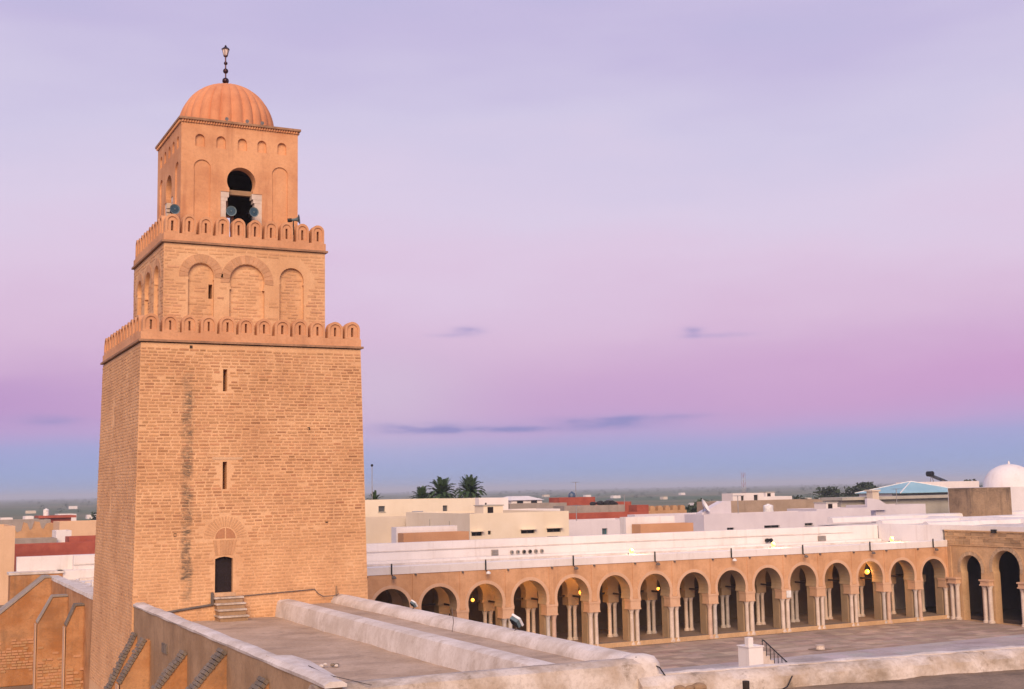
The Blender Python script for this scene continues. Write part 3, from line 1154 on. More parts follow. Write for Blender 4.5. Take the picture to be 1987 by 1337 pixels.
def buttress(root, x, y, th, ztop, run, drop, mat='ochre_render', bricks_on=True, flat=0.0, zb=0.0, capmat='old_brick', edge=True):
    """sloping buttress leaning on a wall face at x, projecting to -x"""
    mb = MB()
    pr = [(x + .02, zb), (x + .02, ztop), (x - flat, ztop), (x - flat - run, ztop - drop), (x - flat - run - .05, zb)]
    f = lambda u, v, d: (u, y + d, v)
    mb.panel(pr, [], f, 0)
    mb.panel(pr, [], f, th)
    mb.rim(pr, f, 0, th)
    b = mb.build('buttress', mat, root)
    bv = b.modifiers.new('worn_edges', 'BEVEL')
    bv.width = .07
    bv.segments = 2
    bv.limit_method = 'ANGLE'
    L = sqrt(run * run + drop * drop)
    if bricks_on:
        n = int(L / .13)
        ca, sa = run / L, drop / L
        for i in range(n):
            s0 = L * i / n
            m2 = MB()
            cx, cz = x - flat - s0 * ca, ztop - s0 * sa
            w = L / n * .86
            k = random.uniform(-.03, .05)
            p = [(cx, cz), (cx - w * ca, cz - w * sa), (cx - w * ca + (-.11 - k) * sa, cz - w * sa + (.11 + k) * ca), (cx - (.11 + k) * sa, cz + (.11 + k) * ca)]
            y0 = y - .04 - random.uniform(0, .03)
            g = lambda u, v, d: (u, d, v)
            m2.panel(p, [], g, y0)
            m2.panel(p, [], g, y + th + .03)
            m2.rim(p, g, y0, y + th + .03)
            m2.build('brick', capmat, b)
    else:
        m2 = MB()
        for (xa, za, xb, zb2) in ((x - flat, ztop, x - flat - run, ztop - drop), (x, ztop, x - flat, ztop)):
            if abs(xa - xb) < .05:
                continue
            p = [(xa, za + .005), (xb, zb2 + .005), (xb - .03, zb2 + .1), (xa - .03, za + .1)]
            g = lambda u, v, d: (u, d, v)
            m2.panel(p, [], g, y - .05)
            m2.panel(p, [], g, y + th + .03)
            m2.rim(p, g, y - .05, y + th + .03)
        m2.build('coping', capmat, b)
    if zb == 0.0 and th > .65:
        rb_ = random.Random(int(y * 7))
        for row in range(15):
            zz = .9 + row * .17
            u = x - flat - run + .05
            while u < x - .1:
                L_ = rb_.uniform(.22, .42)
                if rb_.random() < (.85 if zz < 2.2 else .45 if zz < 2.9 else .15):
                    m2 = MB()
                    m2.box(u, min(u + L_ - .03, x), y - .03 - rb_.uniform(0, .03), y + .02, zz, zz + .12)
                    m2.build('brick', rb_.choice(('ochre_block', 'ruin_earth')), b)
                u += L_
    if edge:
        m2 = MB()
        m2.box(x - flat - run - .10, x - flat - run - .052, y - .012, y + th * .96, zb, ztop - drop - .02)
        m2.build('pale_side_strip', 'arch_trim', b)  # lighter tan strip paints the brightness of the buttress's own side face
    return b


for (y, zt, run, drop, fl) in ((55.0, 5.9, 1.1, 2.3, .0), (52.0, 5.95, 1.0, 1.65, .15), (45.2, 6.15, 1.55, 1.9, .0), (39.5, 6.78, 1.7, 1.9, .0), (34.7, 6.5, 1.5, 1.7, .0), (31.6, 6.45, 1.5, 1.7, 0)):
    buttress(gal, GX0, y, .62, zt, run, drop, flat=fl)
q = MB()
q.box(GX0 - .06, GX0 + .02, 48.6, 49.5, 5.75, 6.1)
q.build('old_patch', 'old_brick', gal)

# stone steps up to the minaret door
st = thing('stone_steps', 'worn stone steps leading up to the dark minaret door', 'steps', (13.7, 55.5, 6.2))
for i, (z0, z1, y0, xa, xb) in enumerate(((6.15, 6.42, 54.85, 13.2, 14.42), (6.42, 6.68, 55.1, 13.22, 14.38), (6.68, 6.93, 55.35, 13.18, 14.4), (6.93, 7.18, 55.58, 13.16, 14.36))):
    q = MB()
    q.box(xa, xb, y0, 55.9, z0, z1 - .07)
    s_ = q.build('riser', 'rough_render', st)
    q = MB()
    q.box(xa - .05, xb + .05, y0 - .06, 55.9, z1 - .068, z1 - .002)
    q.build('tread', 'old_whitewash', st)

pp = thing('conduit_pipe', 'thin grey conduit pipe running along the foot of the minaret', 'pipe', (14.5, 55.8, 6.9))
q = MB()
q.tube([(10.9, 55.80, 6.62), (12.3, 55.80, 6.78), (13.08, 55.8, 6.86)], .055, 8)
q.build('pipe_run', 'pipe_grey', pp)
q = MB()
q.box(13.0, 13.11, 55.72, 55.83, 6.85, 7.4)
q.build('junction_box', 'pipe_grey', pp)
q = MB()
q.tube([(13.1, 55.82, 7.15), (14.6, 55.8, 7.18), (16.2, 55.8, 7.24), (17.75, 55.8, 7.3), (17.9, 55.78, 7.1), (18.15, 55.7, 6.95), (18.6, 55.6, 6.97), (18.85, 55.6, 7.05)], .022, 6)
q.build('cable', 'pipe_grey', pp)
q = MB()
q.tube([(18.75, 55.7, 6.95), (18.75, 55.7, 7.4)], .035, 6)
q.build('stub_post', 'rough_render', pp)

rk = thing('rubble_pile', 'small dark heap of stones lying on the roof deck', 'rubble', (14.0, 41, 6.2))
for i in range(7):
    q = MB()
    a = random.uniform(0, 6.3)
    d = random.uniform(0, .55)
    q.sphere((12.75 + d * cos(a), 38.6 + d * .6 * sin(a), 6.24 + random.uniform(0, .05)), random.uniform(.07, .16), 6, .7)
    q.build('stone', 'old_brick' if i < 4 else 'whitewash', rk)


def floodlight(x, y, z, label, s=1.0):
    t = thing('floodlight', label, 'floodlight', (x, y, z), 'floodlights on the courtyard parapet')
    q = MB()
    q.tube([(x - .35, y - .1, z - .25), (x, y, z + .05), (x, y, z + .28 * s)], .025, 6)
    q.build('arm', 'pipe_grey', t)
    R = Matrix.Rotation(radians(-38), 4, 'Y') @ Matrix.Rotation(radians(25), 4, 'X')
    Mx = lambda a, b, c: tuple(Vector((x, y, z + .42 * s)) + R @ Vector((a, b, c)))
    q = MB()
    q.box(-.11 * s, .05 * s, -.24 * s, .24 * s, -.2 * s, .2 * s, M=Mx)
    h = q.build('housing', 'horn_grey', t)
    q = MB()
    q.box(.052 * s, .16 * s, -.28 * s, .28 * s, -.24 * s, .24 * s, M=Mx)
    q.build('reflector', 'tank_white', h)
    q = MB()
    for i in range(5):
        q.box(-.17 * s, -.112 * s, (-.2 + .1 * i - .012) * s, (-.2 + .1 * i + .012) * s, -.15 * s, .15 * s, M=Mx)
    q.build('cooling_fins', 'black_metal', h)


floodlight(19.05, 37.9, 6.98, 'white and blue floodlight on the near end of courtyard parapet', .72)
floodlight(19.05, 47.0, 6.98, 'smaller-looking dark floodlight on parapet nearer the minaret', .5)
w = MB()
w.tube([(18.3, 41.5, 6.66), (18.4, 41.6, 7.0), (18.38, 41.7, 7.5)], .014, 5)
tag(w.build('wire_stub', 'pipe_grey'), 'thin bent wire standing up from the roof deck', 'wire')
w = MB()
w.tube([(10.2, 32.6, 7.14), (10.35, 31.6, 7.02), (10.6, 30.6, 7.0), (10.9, 29.7, 6.95)], .012, 6)
tag(w.build('roof_cable', 'pipe_grey'), 'dark cable lying over the whitewashed parapet corner', 'cable')
w = MB()
w.tube([(18.75, 29.98, 7.0), (19.3, 29.62, 6.72), (19.55, 29.5, 6.3)], .022, 6)
tag(w.build('corner_cable', 'black_metal'), 'dark cable running down the rounded parapet corner', 'cable')

# ================================================================== nearer gallery roof (bottom right)
ng = thing('near_gallery_roof', 'rough nearer roof with broken whitewashed edge wall at bottom right', 'roof', (28, 27, 0))
deck(9.0, 62, 18, 29.9, 5.97, 60, 16, .03, 6).build('roof_deck', 'roof_screed_dark', ng, smooth=True)
r = MB()
r.sweep([(-.26, -6.4), (.5, -.62), (.42, -.2), (.2, -.02), (-.08, .03), (-.28, -.08)][::-1], (18.6, 29.75, 6.5), (46, 26.35, 6.5), 130, .034, 23)
r.build('edge_wall', 'old_whitewash', ng, smooth=True)
r = MB()
r.sweep([(-.30, -.12), (.02, -.1), (.03, .035), (-.12, .055), (-.31, .02)][::-1], (18.9, 29.72, 6.5), (46, 26.36, 6.5), 120, .022, 27)
r.build('edge_coping', 'whitewash', ng, smooth=True)
rl_ = random.Random(91)
for i in range(12):
    x = rl_.choice((19.3, 19.7)) + rl_.uniform(-.4, .7)
    y = 29.75 - (x - 18.6) * .124 - rl_.uniform(.35, .75)
    q = MB()
    q.sphere((x, y, 6.0 + rl_.uniform(0, .22) * (1 if i % 3 else .2)), rl_.uniform(.08, .24), 7, rl_.uniform(.4, .8))
    q.build('fallen_plaster', rl_.choice(('old_whitewash', 'old_whitewash', 'rough_render')), ng, smooth=True)
q = MB()
q.tube([(21.15, 28.2, 5.9), (21.15, 28.2, 6.38)], [.09, .1], 10)
tag(q.build('iron_stub', 'dark_wood'), 'short dark iron stub sticking up from near roof', 'post')
q = MB()
q.tube([(23.4, 29.1, 6.5), (23.2, 28.75, 6.3), (22.8, 28.5, 6.05), (22.2, 28.2, 5.99)], .02, 6)
tag(q.build('hanging_cable', 'black_metal'), 'black cable hanging over the edge wall beside white plinth', 'cable')
q = MB()
q.tube([(24.6, 24.9, 6.0), (25.35, 24.7, 6.12)], .06, 8)
tag(q.build('red_pipe', 'red_plastic'), 'red plastic pipe lying on the near roof at lower right', 'pipe')

# ================================================================== sundial plinth with railing in the court
sdl = thing('sundial_plinth', 'white sundial plinth with small pillar and black stair railing in courtyard', 'plinth', (44.5, 58.9, .05))
q = MB()
q.box(44.05, 45.05, 58.35, 59.35, .05, 2.5)
q.build('block', 'white_paint', sdl)
q = MB()
q.box(44.0, 45.1, 58.3, 59.4, 2.502, 2.56)
q.build('cap_slab', 'white_paint', sdl)
q = MB()
q.box(44.08, 44.42, 58.4, 58.74, 2.562, 3.05)
q.build('pillar', 'white_paint', sdl)
for i in range(8):
    q = MB()
    z = 2.2 - i * .27
    q.box(45.07 + i * .3, 45.07 + (i + 1) * .3, 58.5, 59.3, .05, z)
    q.build('step', 'marble', sdl)
q = MB()
q.tube([(45.1, 58.48, 2.75), (45.2, 58.48, 2.85), (47.4, 58.48, 1.0)], .035, 6)
rl = q.build('railing', 'black_metal', sdl)
for i in range(9):
    x = 45.12 + i * .27
    z = 2.85 - (x - 45.2) * .84
    q = MB()
    q.tube([(x, 58.48, z - .75), (x, 58.48, z)], .022, 5)
    q.build('baluster', 'black_metal', rl)
wh = thing('well_head', 'low worn stone well head in the brown courtyard paving', 'well', (58.3, 70, .05))
q = MB()
q.lathe([(.34, .05), (.33, .12), (.29, .32), (.33, .38), (.2, .385)], 59.2, 70.2, 12)
q.build('drum', 'marble', wh)
q = MB()
q.box(58.6, 59.8, 69.7, 70.8, .05, .1)
q.build('base_slab', 'court_bed', wh)

# ================================================================== far arcade
AY = 79.7
arc = thing('arcade_gallery', 'long arcade of horseshoe arches on paired columns across the courtyard', 'arcade', (55, AY, 0))
A0, SP = 30.68, 3.511
cent = [A0 + SP * i for i in range(-5, 15)]
XL, XR = cent[0] - SP / 2, 81.55
ZS = 3.43
RAD, ZC, SH = 1.33, 3.86, 1.26
fA = lambda u, v, d: (u, AY + d, v)


def arcade_wall(y0, th, cents, xl, xr, zs, ztop, rad, zc, sh):
    f = lambda u, v, d: (u, y0 + d, v)
    out = [(xl, zs)]
    arcs = []
    for c in cents:
        dz_ = .035 * sin(c * 5.1)
        a = [(p[0], p[1] + dz_ * max(0, p[1] - zs)) for p in arcpts(c, rad, zc, sh, 22)[::-1]]
        a[0] = (a[0][0], zs)
        a[-1] = (a[-1][0], zs)
        arcs.append(a)
        out += a
    out += [(xr, zs), (xr, ztop), (xl, ztop)]
    mb = MB()
    mb.panel(out, [], f, 0)
    so = MB()
    so.panel(out, [], f, th)
    so.rim(out, f, 0.001, th)
    return mb, so


wa_, so_ = arcade_wall(AY, 1.25, cent, XL, XR, ZS, 6.1, RAD, ZC, SH)
wa_.build('arch_wall', 'arcade_plaster', arc)
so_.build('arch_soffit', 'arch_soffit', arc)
for c in cent:
    if c < 28:
        continue
    mb = MB()
    i_ = arcpts(c, RAD + .004, ZC, SH + .004, 24)
    o_ = arcpts(c, RAD + .24, ZC, SH + .23, 24)
    ring = [(p[0], p[1] + .035 * sin(c * 5.1) * max(0, p[1] - ZS)) for p in o_ + i_[::-1]]
    mb.panel(ring, [], fA, -.03)
    mb.rim(ring, fA, -.03, .03)
    mb.build('arch_ring', 'arch_trim', arc)
piers = [c - SP / 2 for c in cent] + [cent[-1] + SP / 2 - .05]


surface('marble_grey', (0.46, 0.42, 0.385), (0.58, 0.53, 0.49), (0.28, 0.24, 0.21), scale=1.5, streak=0.4, speck=0.3, rough=0.6)
surface('marble_rose', (0.54, 0.38, 0.29), (0.64, 0.47, 0.37), (0.34, 0.22, 0.16), scale=1.5, streak=0.4, speck=0.3, rough=0.6)


def col_meshes(h, r, cm='marble'):
    s = MB()
    s.lathe([(r * 1.02, .22), (r, .5), (r * .97, h * .6), (r * .9, h - .3)], 0, 0, 14)
    b = MB()
    b.lathe([(r * 1.5, 0), (r * 1.5, .08), (r * 1.35, .1), (r * 1.42, .15), (r * 1.1, .2), (r * 1.03, .23)], 0, 0, 14)
    c = MB()
    c.lathe([(r * .92, h - .32), (r * 1.02, h - .28), (r * 1.0, h - .22), (r * 1.35, h - .06), (r * 1.45, h)], 0, 0, 12)
    return s.mesh('column', smooth=True, mat=cm), b.mesh('base', smooth=True, mat=cm), c.mesh('capital', smooth=True, mat=cm)


CM = [col_meshes(2.66 - .05, r_, c_) for r_, c_ in ((.165, 'marble'), (.155, 'marble_grey'), (.175, 'marble_rose'), (.15, 'marble'))]
CM2 = [col_meshes(2.9 - .34, .15, c_) for c_ in ('marble', 'marble_grey', 'marble_grey')]


def column(ms, x, y, z, root, sc=1.0, lean=0):
    if isinstance(ms, list):
        ms = random.choice(ms)
    o = inst('column', ms[0], root, (x, y, z), (random.uniform(-.006, .006), lean, random.uniform(0, 6)), (sc, sc, 1))
    for n, me in (('base', ms[1]), ('capital', ms[2])):
        q = bpy.data.objects.new(n, me)
        C.objects.link(q)
        q.parent = o
    return o


im = MB()
im.box(-.47, .47, -.05, .85, 0, .09)
im.box(-.44, .44, -.02, .82, .09, .62)
im.box(-.47, .47, -.06, .86, .62, .77)
IM = im.mesh('impost', mat='arch_trim')
pm = MB()
pm.box(-.40, .40, .46, 1.24, 0, 3.43 - .002)
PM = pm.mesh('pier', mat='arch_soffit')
for x in piers:
    if x < 26:
        continue
    inst('impost', IM, arc, (x, AY, 2.658))
    inst('pier', PM, arc, (x, AY, 0))
    q = MB()
    q.box(x - .2, x + .2, AY - .045, AY + .02, 3.44, 6.09)
    q.build('pilaster_strip', 'arcade_plaster', arc)
    for s in (-.235, .235):
        column(CM, x + s, AY + .2, .05, arc, random.uniform(.92, 1.1), random.uniform(-.006, .006))
    q = MB()
    q.box(x - .48, x + .48, AY - .06, AY + .44, .032, .09)
    q.build('plinth', 'stone_portal', arc)
q = MB()
q.box(XL, XR, AY + .10, 88.6, 0.0, .36)
q.build('gallery_floor', 'court_bed', arc)  # dark bed tone paints the gallery's shade onto the floor
q = MB()
q.box(XL, XR, AY + .06, AY + .099, .0, .358)
q.build('step_riser', 'stone_portal', arc)
# inner row
IY = 82.85
wa_, so_ = arcade_wall(IY, .8, cent, XL, XR, 3.55, 5.85, 1.3, 4.0, 1.2)
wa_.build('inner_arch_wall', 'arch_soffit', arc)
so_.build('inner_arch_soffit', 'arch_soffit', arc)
im2 = MB()
im2.box(-.45, .45, -.04, .84, 0, .62)
IM2 = im2.mesh('inner_impost', mat='arch_soffit')
tbm = MB()
tbm.box(-1.3, 1.3, -.05, .05, -.06, .06)
TBM = tbm.mesh('tie_beam', mat='dark_wood')
tb2 = MB()
tb2.box(-.05, .05, 0, 3.25, -.06, .06)
TBM2 = tb2.mesh('tie_beam', mat='dark_wood')
for x in piers:
    if x < 26:
        continue
    inst('inner_impost', IM2, arc, (x, IY, 2.93))
    for s in (-.23, .23):
        column(CM2, x + s, IY + .22, .36, arc)
for c in cent:
    if c < 26:
        continue
    inst('tie_beam', TBM, arc, (c, IY + .4, 3.62))
    inst('tie_beam', TBM2, arc, (c - SP / 2, AY + 1.2, 3.62))
q = MB()
q.box(XL, XR, 88.0, 88.6, .36, 7.83)
q.build('back_wall', 'white_wall', arc)
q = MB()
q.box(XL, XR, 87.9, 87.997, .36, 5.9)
q.build('inner_back_wall', 'gallery_shade', arc)
q = MB()
q.box(XL, XR, AY + .1, 88.0, 5.86, 6.34)
q.build('gallery_roof_slab', 'white_wall', arc)
q = MB()
q.sweep([(.08, -.0), (-.45, 0), (-.45, .5), (-.36, .56), (0, .56), (.08, .5)][::-1], (XL, AY + .02, 6.105), (XR, AY + .02, 6.105), 60, .006, 51)
q.build('white_parapet', 'white_wall', arc, smooth=True)
for y, h in ((82.6, .10), (85.2, .16)):
    q = MB()
    q.sweep([(-.15, 0), (.15, 0), (.14, h), (-.14, h)], (XL, y, 6.34), (XR, y, 6.34), 40, .008, 52)
    q.build('roof_kerb', 'whitewash', arc)
q = MB()
q.sweep([(-.2, 0), (.2, 0), (.2, .2), (-.2, .22)], (XL, 87.75, 6.34), (XR, 87.75, 6.34), 40, .01, 53)
q.build('roof_bench', 'white_wall', arc)
q = MB()
q.box(XL, 78.5, 87.93, 88.0 - .003, 7.2, 7.26)
q.build('string_line', 'whitewash', arc)
# rain spouts
spm = MB()
spm.tube([(0, .1, 0), (0, -.22, -.04)], [.07, .06], 8)
SPM = spm.mesh('rain_spout', mat='pipe_grey')
for c in cent:
    if c > 29:
        inst('rain_spout', SPM, arc, (c - SP / 2, AY, 6.06))
# openings on the white back wall
for i in range(6):
    x = 43.95 + i * .53
    q = MB()
    q.tube([(x, 88.02, 6.78), (x, 87.86, 6.78)], .15, 14)
    v_ = q.build('round_vent', 'grey_block', arc)
    q = MB()
    q.tube([(x, 87.87, 6.78), (x, 87.85, 6.78)], .09 if i in (0, 1, 4, 5) else .13, 14)
    q.build('opening', 'grey_pane' if i in (0, 1, 4, 5) else 'dark_pane', v_)
for (x0, x1, z0, z1) in ((42.2, 42.76, 6.55, 7.02), (74.5, 75.35, 6.5, 7.02)):
    q = MB()
    q.box(x0, x1, 87.9, 88.01, z0, z1)
    v_ = q.build('louvre_vent', 'grey_block', arc)
    for k in range(4):
        q = MB()
        zz = z0 + (z1 - z0) * (k + .5) / 4
        q.box(x0 + .05, x1 - .05, 87.86, 87.899, zz - .03, zz + .015)
        q.build('slat', 'galvanised', v_)

# wall lamps along the white parapet (unlit)
for k in range(8):
    x = A0 + SP * 2 * k
    nm = ('first', 'second', 'third', 'fourth', 'fifth', 'sixth', 'seventh', 'eighth')[k]
    t = thing('wall_lamp', nm + ' black bracket lamp from the minaret on the arcade parapet', 'wall lamp', (x, AY - .1, 6.1), 'bracket lamps on the arcade parapet')
    q = MB()
    q.box(x - .04, x + .04, AY - .17, AY - .095, 6.12, 6.82)
    q.build('bracket', 'black_metal', t)
    q = MB()
    q.tube([(x, AY - .14, 6.12), (x + .04, AY - .35, 5.98), (x + .05, AY - .5, 5.98)], .03, 6)
    q.build('arm', 'black_metal', t)
    q = MB()
    q.lathe([(.05, 6.04), (.15, 5.95), (.17, 5.86), (.1, 5.82)], x + .05, AY - .45, 12)
    q.build('lamp_head', 'pipe_grey' if k not in (1, 4) else 'tank_white', t)


def lit(loc, power, col, rad):
    d = bpy.data.lights.new('bulb_light', 'POINT')
    d.energy = power
    d.color = col
    d.shadow_soft_size = rad
    o = bpy.data.objects.new('bulb_light', d)
    C.objects.link(o)
    return o


# three lit lamps on the gallery roof
for k, x in enumerate((50.2, 63.5, 76.0)):
    nm = ('nearest the minaret', 'in the middle of the row', 'nearest the prayer hall')[k]
    t = thing('roof_lamp', 'lit roof lamp ' + nm + ' above the arcade parapet', 'lamp', (x, 80.5, 6.34), 'lit lamps on the arcade roof')
    q = MB()
    q.box(x - .2, x + .2, 80.4, 80.6, 6.34, 6.74)
    q.build('stand', 'galvanised', t)
    q = MB()
    q.sphere((x + .05, 80.45, 6.92), .17, 12)
    q.build('globe', 'lamp_bright', t, smooth=True)
    l = lit((x + .05, 80.45, 6.92), 230, (1, .62, .25), .17)
    l.parent = t
    l.location = Vector((x + .05, 80.2, 7.12)) - t.location
t = thing('junction_pair', 'pair of small dark round speakers on white gallery wall', 'speaker', (68.9, 87.8, 6.7))
for s in (-.2, .2):
    q = MB()
    q.tube([(68.9 + s, 87.95, 6.85), (68.9 + s, 87.7, 6.83)], [.13, .18], 12)
    q.build('horn', 'black_metal', t)
# hanging lamps in the gallery
for k, (x, z, sz, pw) in enumerate(((38.05, 3.8, .13, 30), (40.05, 3.86, .16, 70), (43.8, 3.86, .13, 45), (47.05, 3.86, .21, 130), (53.9, 3.78, .12, 30), (66.0, 3.88, .09, 10), (75.1, 4.1, .21, 160))):
    nm = ('dim globe lamp at left in the third arch', 'lit globe lamp at right in the third arch', 'lit globe lamp in the fourth arch', 'large bright orange lantern in the fifth arch',
          'small lit globe in the seventh arch', 'dim hanging lamp in the eleventh arch', 'bright orange lantern glowing in the thirteenth arch')[k]
    LY = 81.5
    x, z = x * LY / 82.6, CAMZ - (CAMZ - z) * LY / 82.6
    t = thing('hanging_lamp', nm + ' from the minaret', 'lamp', (x, LY, z), 'lamps hanging in the arcade')
    pw *= 1.6
    q = MB()
    q.tube([(x, LY, z + sz), (x, LY, 5.86)], .012, 5)
    q.build('chain', 'black_metal', t)
    q = MB()
    q.sphere((x, LY, z), sz, 12)
    q.build('globe', 'lamp_warm', t, smooth=True)
    q = MB()
    q.lathe([(sz * .5, z + sz * .9), (sz * .35, z + sz * 1.2), (.02, z + sz * 1.3)], x, LY, 10)
    q.build('cap', 'black_metal', t)
    l = lit((x, LY, z), pw, (1, .45, .12), sz)
    l.parent = t
    l.location = (0, -.32, .12)
t = thing('wall_notice', 'white notice board fixed to an arcade column capital', 'notice', (63.2, 79.6, 2.9))
q = MB()
q.box(64.0, 64.45, AY - .11, AY - .065, 2.75, 3.3)
q.build('board', 'tank_white', t)

# ================================================================== prayer hall front at the right
HX = 81.6
hall = thing('prayer_hall', 'ochre stone prayer hall front with tall arches and white parapet at right', 'prayer hall', (HX, 75, 0))
fH = lambda u, v, d: (HX + d, u, v)
out = [(79.95, 0), (79.95, 7.42), (46, 7.42), (46, 0)]
harch = [(77.25, 1.13, 4.32, 1.05, 3.35), (73.55, 1.42, 4.55, 1.32, 3.4), (69.6, 1.42, 4.55, 1.32, 3.4), (65.6, 1.42, 4.55, 1.32, 3.4), (61.6, 1.42, 4.55, 1.32, 3.4), (57.6, 1.42, 4.55, 1.32, 3.4)]
holes = []
for c, r_, zc, s, zi in harch:
    holes.append(arch(c, r_, zc, s, 0.04, s, 22))
mb = MB()
mb.panel(rect(46, 79.95, 0, 7.42), holes, fH, 0)
for h in holes:
    mb.rim(h, fH, 0, 0.75)
mb.panel(rect(46, 79.95, 0, 7.42), holes, fH, 0.75)
mb.build('front_wall', 'stone_portal', hall)
for c, r_, zc, s, zi in harch[:3]:
    for k, (ra, rb, dd) in enumerate(((r_ + .005, r_ + .30, -.05), (r_ + .32, r_ + .44, -.03))):
        n = 17
        for i in range(n if k == 0 else 1):
            q = MB()
            if k == 0:
                a0 = -.25 + (pi + .5) * (i + .04) / n
                a1 = -.25 + (pi + .5) * (i + .96) / n
                pts = [(c + ra * cos(a0), zc + ra * sin(a0)), (c + rb * cos(a0), zc + rb * sin(a0)), (c + rb * cos(a1), zc + rb * sin(a1)), (c + ra * cos(a1), zc + ra * sin(a1))]
                kk = random.uniform(.85, 1.1)
                col = tuple(x * kk for x in (0.55, 0.40, 0.26))
                q.panel(pts, [], fH, dd, col)
                q.rim(pts, fH, dd, .03, col=col)
                q.build('voussoir', 'stone_block', hall)
            else:
                o_ = [(c + rb * cos(a), zc + rb * sin(a)) for a in [-.1 + (pi + .2) * j / 24 for j in range(25)]]
                i_ = [(c + ra * cos(a), zc + ra * sin(a)) for a in [-.1 + (pi + .2) * j / 24 for j in range(25)]]
                ring = o_ + i_[::-1]
                q.panel(ring, [], fH, dd)
                q.rim(ring, fH, dd, .03)
                q.build('label_mould', 'stone_portal', hall)
# stone courses above the arches
rnd = random.Random(5)
z = 6.35
while z < 7.36:
    h = .24
    u = 66.0
    while u < 79.9:
        L = rnd.uniform(.5, 1.0)
        b_ = min(u + L, 79.93)
        if b_ - u > .15:
            k = rnd.uniform(.62, 1.12)
            q = MB()
            q.box(u + .015, b_ - .015, z, z + h - .02, -.03 - rnd.uniform(0, .03), .02, tuple(x * k for x in (0.56, 0.375, 0.215)), M=fH, skip=(1,))
            q.build('stone', 'stone_block', hall)
        u = b_ if b_ > u else u + .1
    z += h
for (za, zb_, pr) in ((7.42, 7.52, .12), (6.98, 7.06, .09), (6.24, 6.33, .10)):
    q = MB()
    q.box(HX - pr, HX + .1, 46, 79.9, za + .002, zb_)
    q.build('string_course', 'stone_portal', hall)
CMH = col_meshes(3.0, .19)
imh = MB()
imh.box(-.12, .62, -.52, .52, 0, .1)
imh.box(-.06, .56, -.46, .46, .1, .38)
imh.box(-.14, .62, -.54, .54, .38, .5)
IMH = imh.mesh('impost', mat='arch_trim')
for yy in (78.95, 75.42, 71.55, 67.6, 63.6, 59.6):
    inst('impost', IMH, hall, (HX - .45, yy, 3.05))
    for s in (-.27, .27):
        column(CMH, HX - .22, yy + s, .05, hall)
q = MB()
q.box(HX - .10, HX + .02, 79.3, 79.62, .05, 6.2)
q.build('pilaster', 'stone_portal', hall)
q = MB()
q.box(HX + .02, HX + .5, 80.2, 88.0, 6.3, 7.9)
q.box(HX - .06, HX + .45, 46, 80.18, 7.525, 7.92)
q.build('white_parapet', 'white_wall', hall)
q = MB()
q.box(HX + .77, HX + 9, 46, 80.0, 0.02, .34)
q.box(HX + .77, HX + 9, 46, 80.0, 6.6, 7.1)
q.box(HX + .77, HX + 9, 79.96, 80.3, .3, 7.1)
q.box(HX + 8.5, HX + 9, 46, 97, .3, 7.6)
q.build('inner_hall', 'interior_shade', hall)
dk_ = deck(HX + .4, 135, 46, 97, 7.62, 40, 40, .02, 8)
dk_.build('hall_roof', 'whitewash', hall)
q = MB()
q.box(HX + .5, 134.9, 46.1, 96.9, 7.2, 7.55)
q.box(HX + .5, 134.9, 88.7, 96.95, 0, 7.2)
q.build('roof_mass', 'white_wall', hall)
for i, (x0, y0, x1, y1, zz) in enumerate(((85.5, 92, 130, 92, 7.75), (84, 84.5, 130, 84.5, 7.72), (96, 78, 96, 96, 7.8), (83.4, 96.6, 132, 96.6, 8.0))):
    q = MB()
    q.sweep([(-.5, -.2), (.5, -.2), (.35, .25), (0, .36), (-.35, .25)], (x0, y0, zz), (x1, y1, zz), 40, .02, 60 + i)
    q.build('roof_ridge', 'white_wall', hall, smooth=True)
t = thing('hall_lamp', 'small dark floodlight on the prayer hall parapet', 'floodlight', (HX - .1, 73.9, 7.4))
q = MB()
q.box(HX - .34, HX - .07, 74.2, 74.6, 7.36, 7.66)
q.build('lamp_head', 'black_metal', t)
q = MB()
q.tube([(HX - .2, 74.4, 7.4), (HX - .05, 74.4, 7.56)], .03, 6)
q.build('arm', 'black_metal', t)

# ================================================================== street side west of the minaret
sw = thing('street_wall', 'ochre buttressed outer wall continuing behind the minaret at left', 'wall', (9.7, 78, 0))
q = MB()
q.box(9.7, 10.3, 67.0, 87.2, 0, 6.45)
q.build('wall', 'ochre_render', sw)
q = MB()
q.sweep([(-.33, 0), (.33, 0), (.3, .18), (-.3, .18)], (10.0, 66.8, 6.452), (10.0, 87.3, 6.452), 30, .012, 71)
q.build('coping', 'whitewash', sw)
deck(10.3, 24, 67, 88, 6.3, 20, 20, .02, 9).build('roof_deck', 'whitewash', sw)
q = MB()
q.sweep([(-.3, 0), (.3, 0), (.25, .8), (-.25, .8)], (12.9, 67, 6.3), (12.9, 87, 6.3), 20, .015, 72)
q.build('roof_ridge', 'white_wall', sw)
q = MB()
q.box(7.9, 24, 88.61, 89.2, 0, 7.83)
q.box(10.35, 13.1, 87.3, 88.6, 6.2, 6.9)
q.build('end_wall', 'white_wall', sw)
q = MB()
q.box(7.4, 10.6, 87.22, 88.6, 0, 6.75)
q.build('corner_pier', 'ochre_render', sw)
q = MB()
q.box(7.3, 10.7, 87.15, 88.65, 6.752, 6.9)
q.build('pier_cap', 'whitewash', sw)
buttress(sw, 9.7, 70.4, .7, 5.95, .45, 1.05, bricks_on=False, flat=.45)
buttress(sw, 9.7, 77.0, .7, 5.98, .8, 1.45, bricks_on=False, flat=.85, capmat='grey_block')
buttress(sw, 9.7, 85.2, 1.9, 6.6, 3.2, 2.6, bricks_on=False, flat=.4, capmat='grey_block')


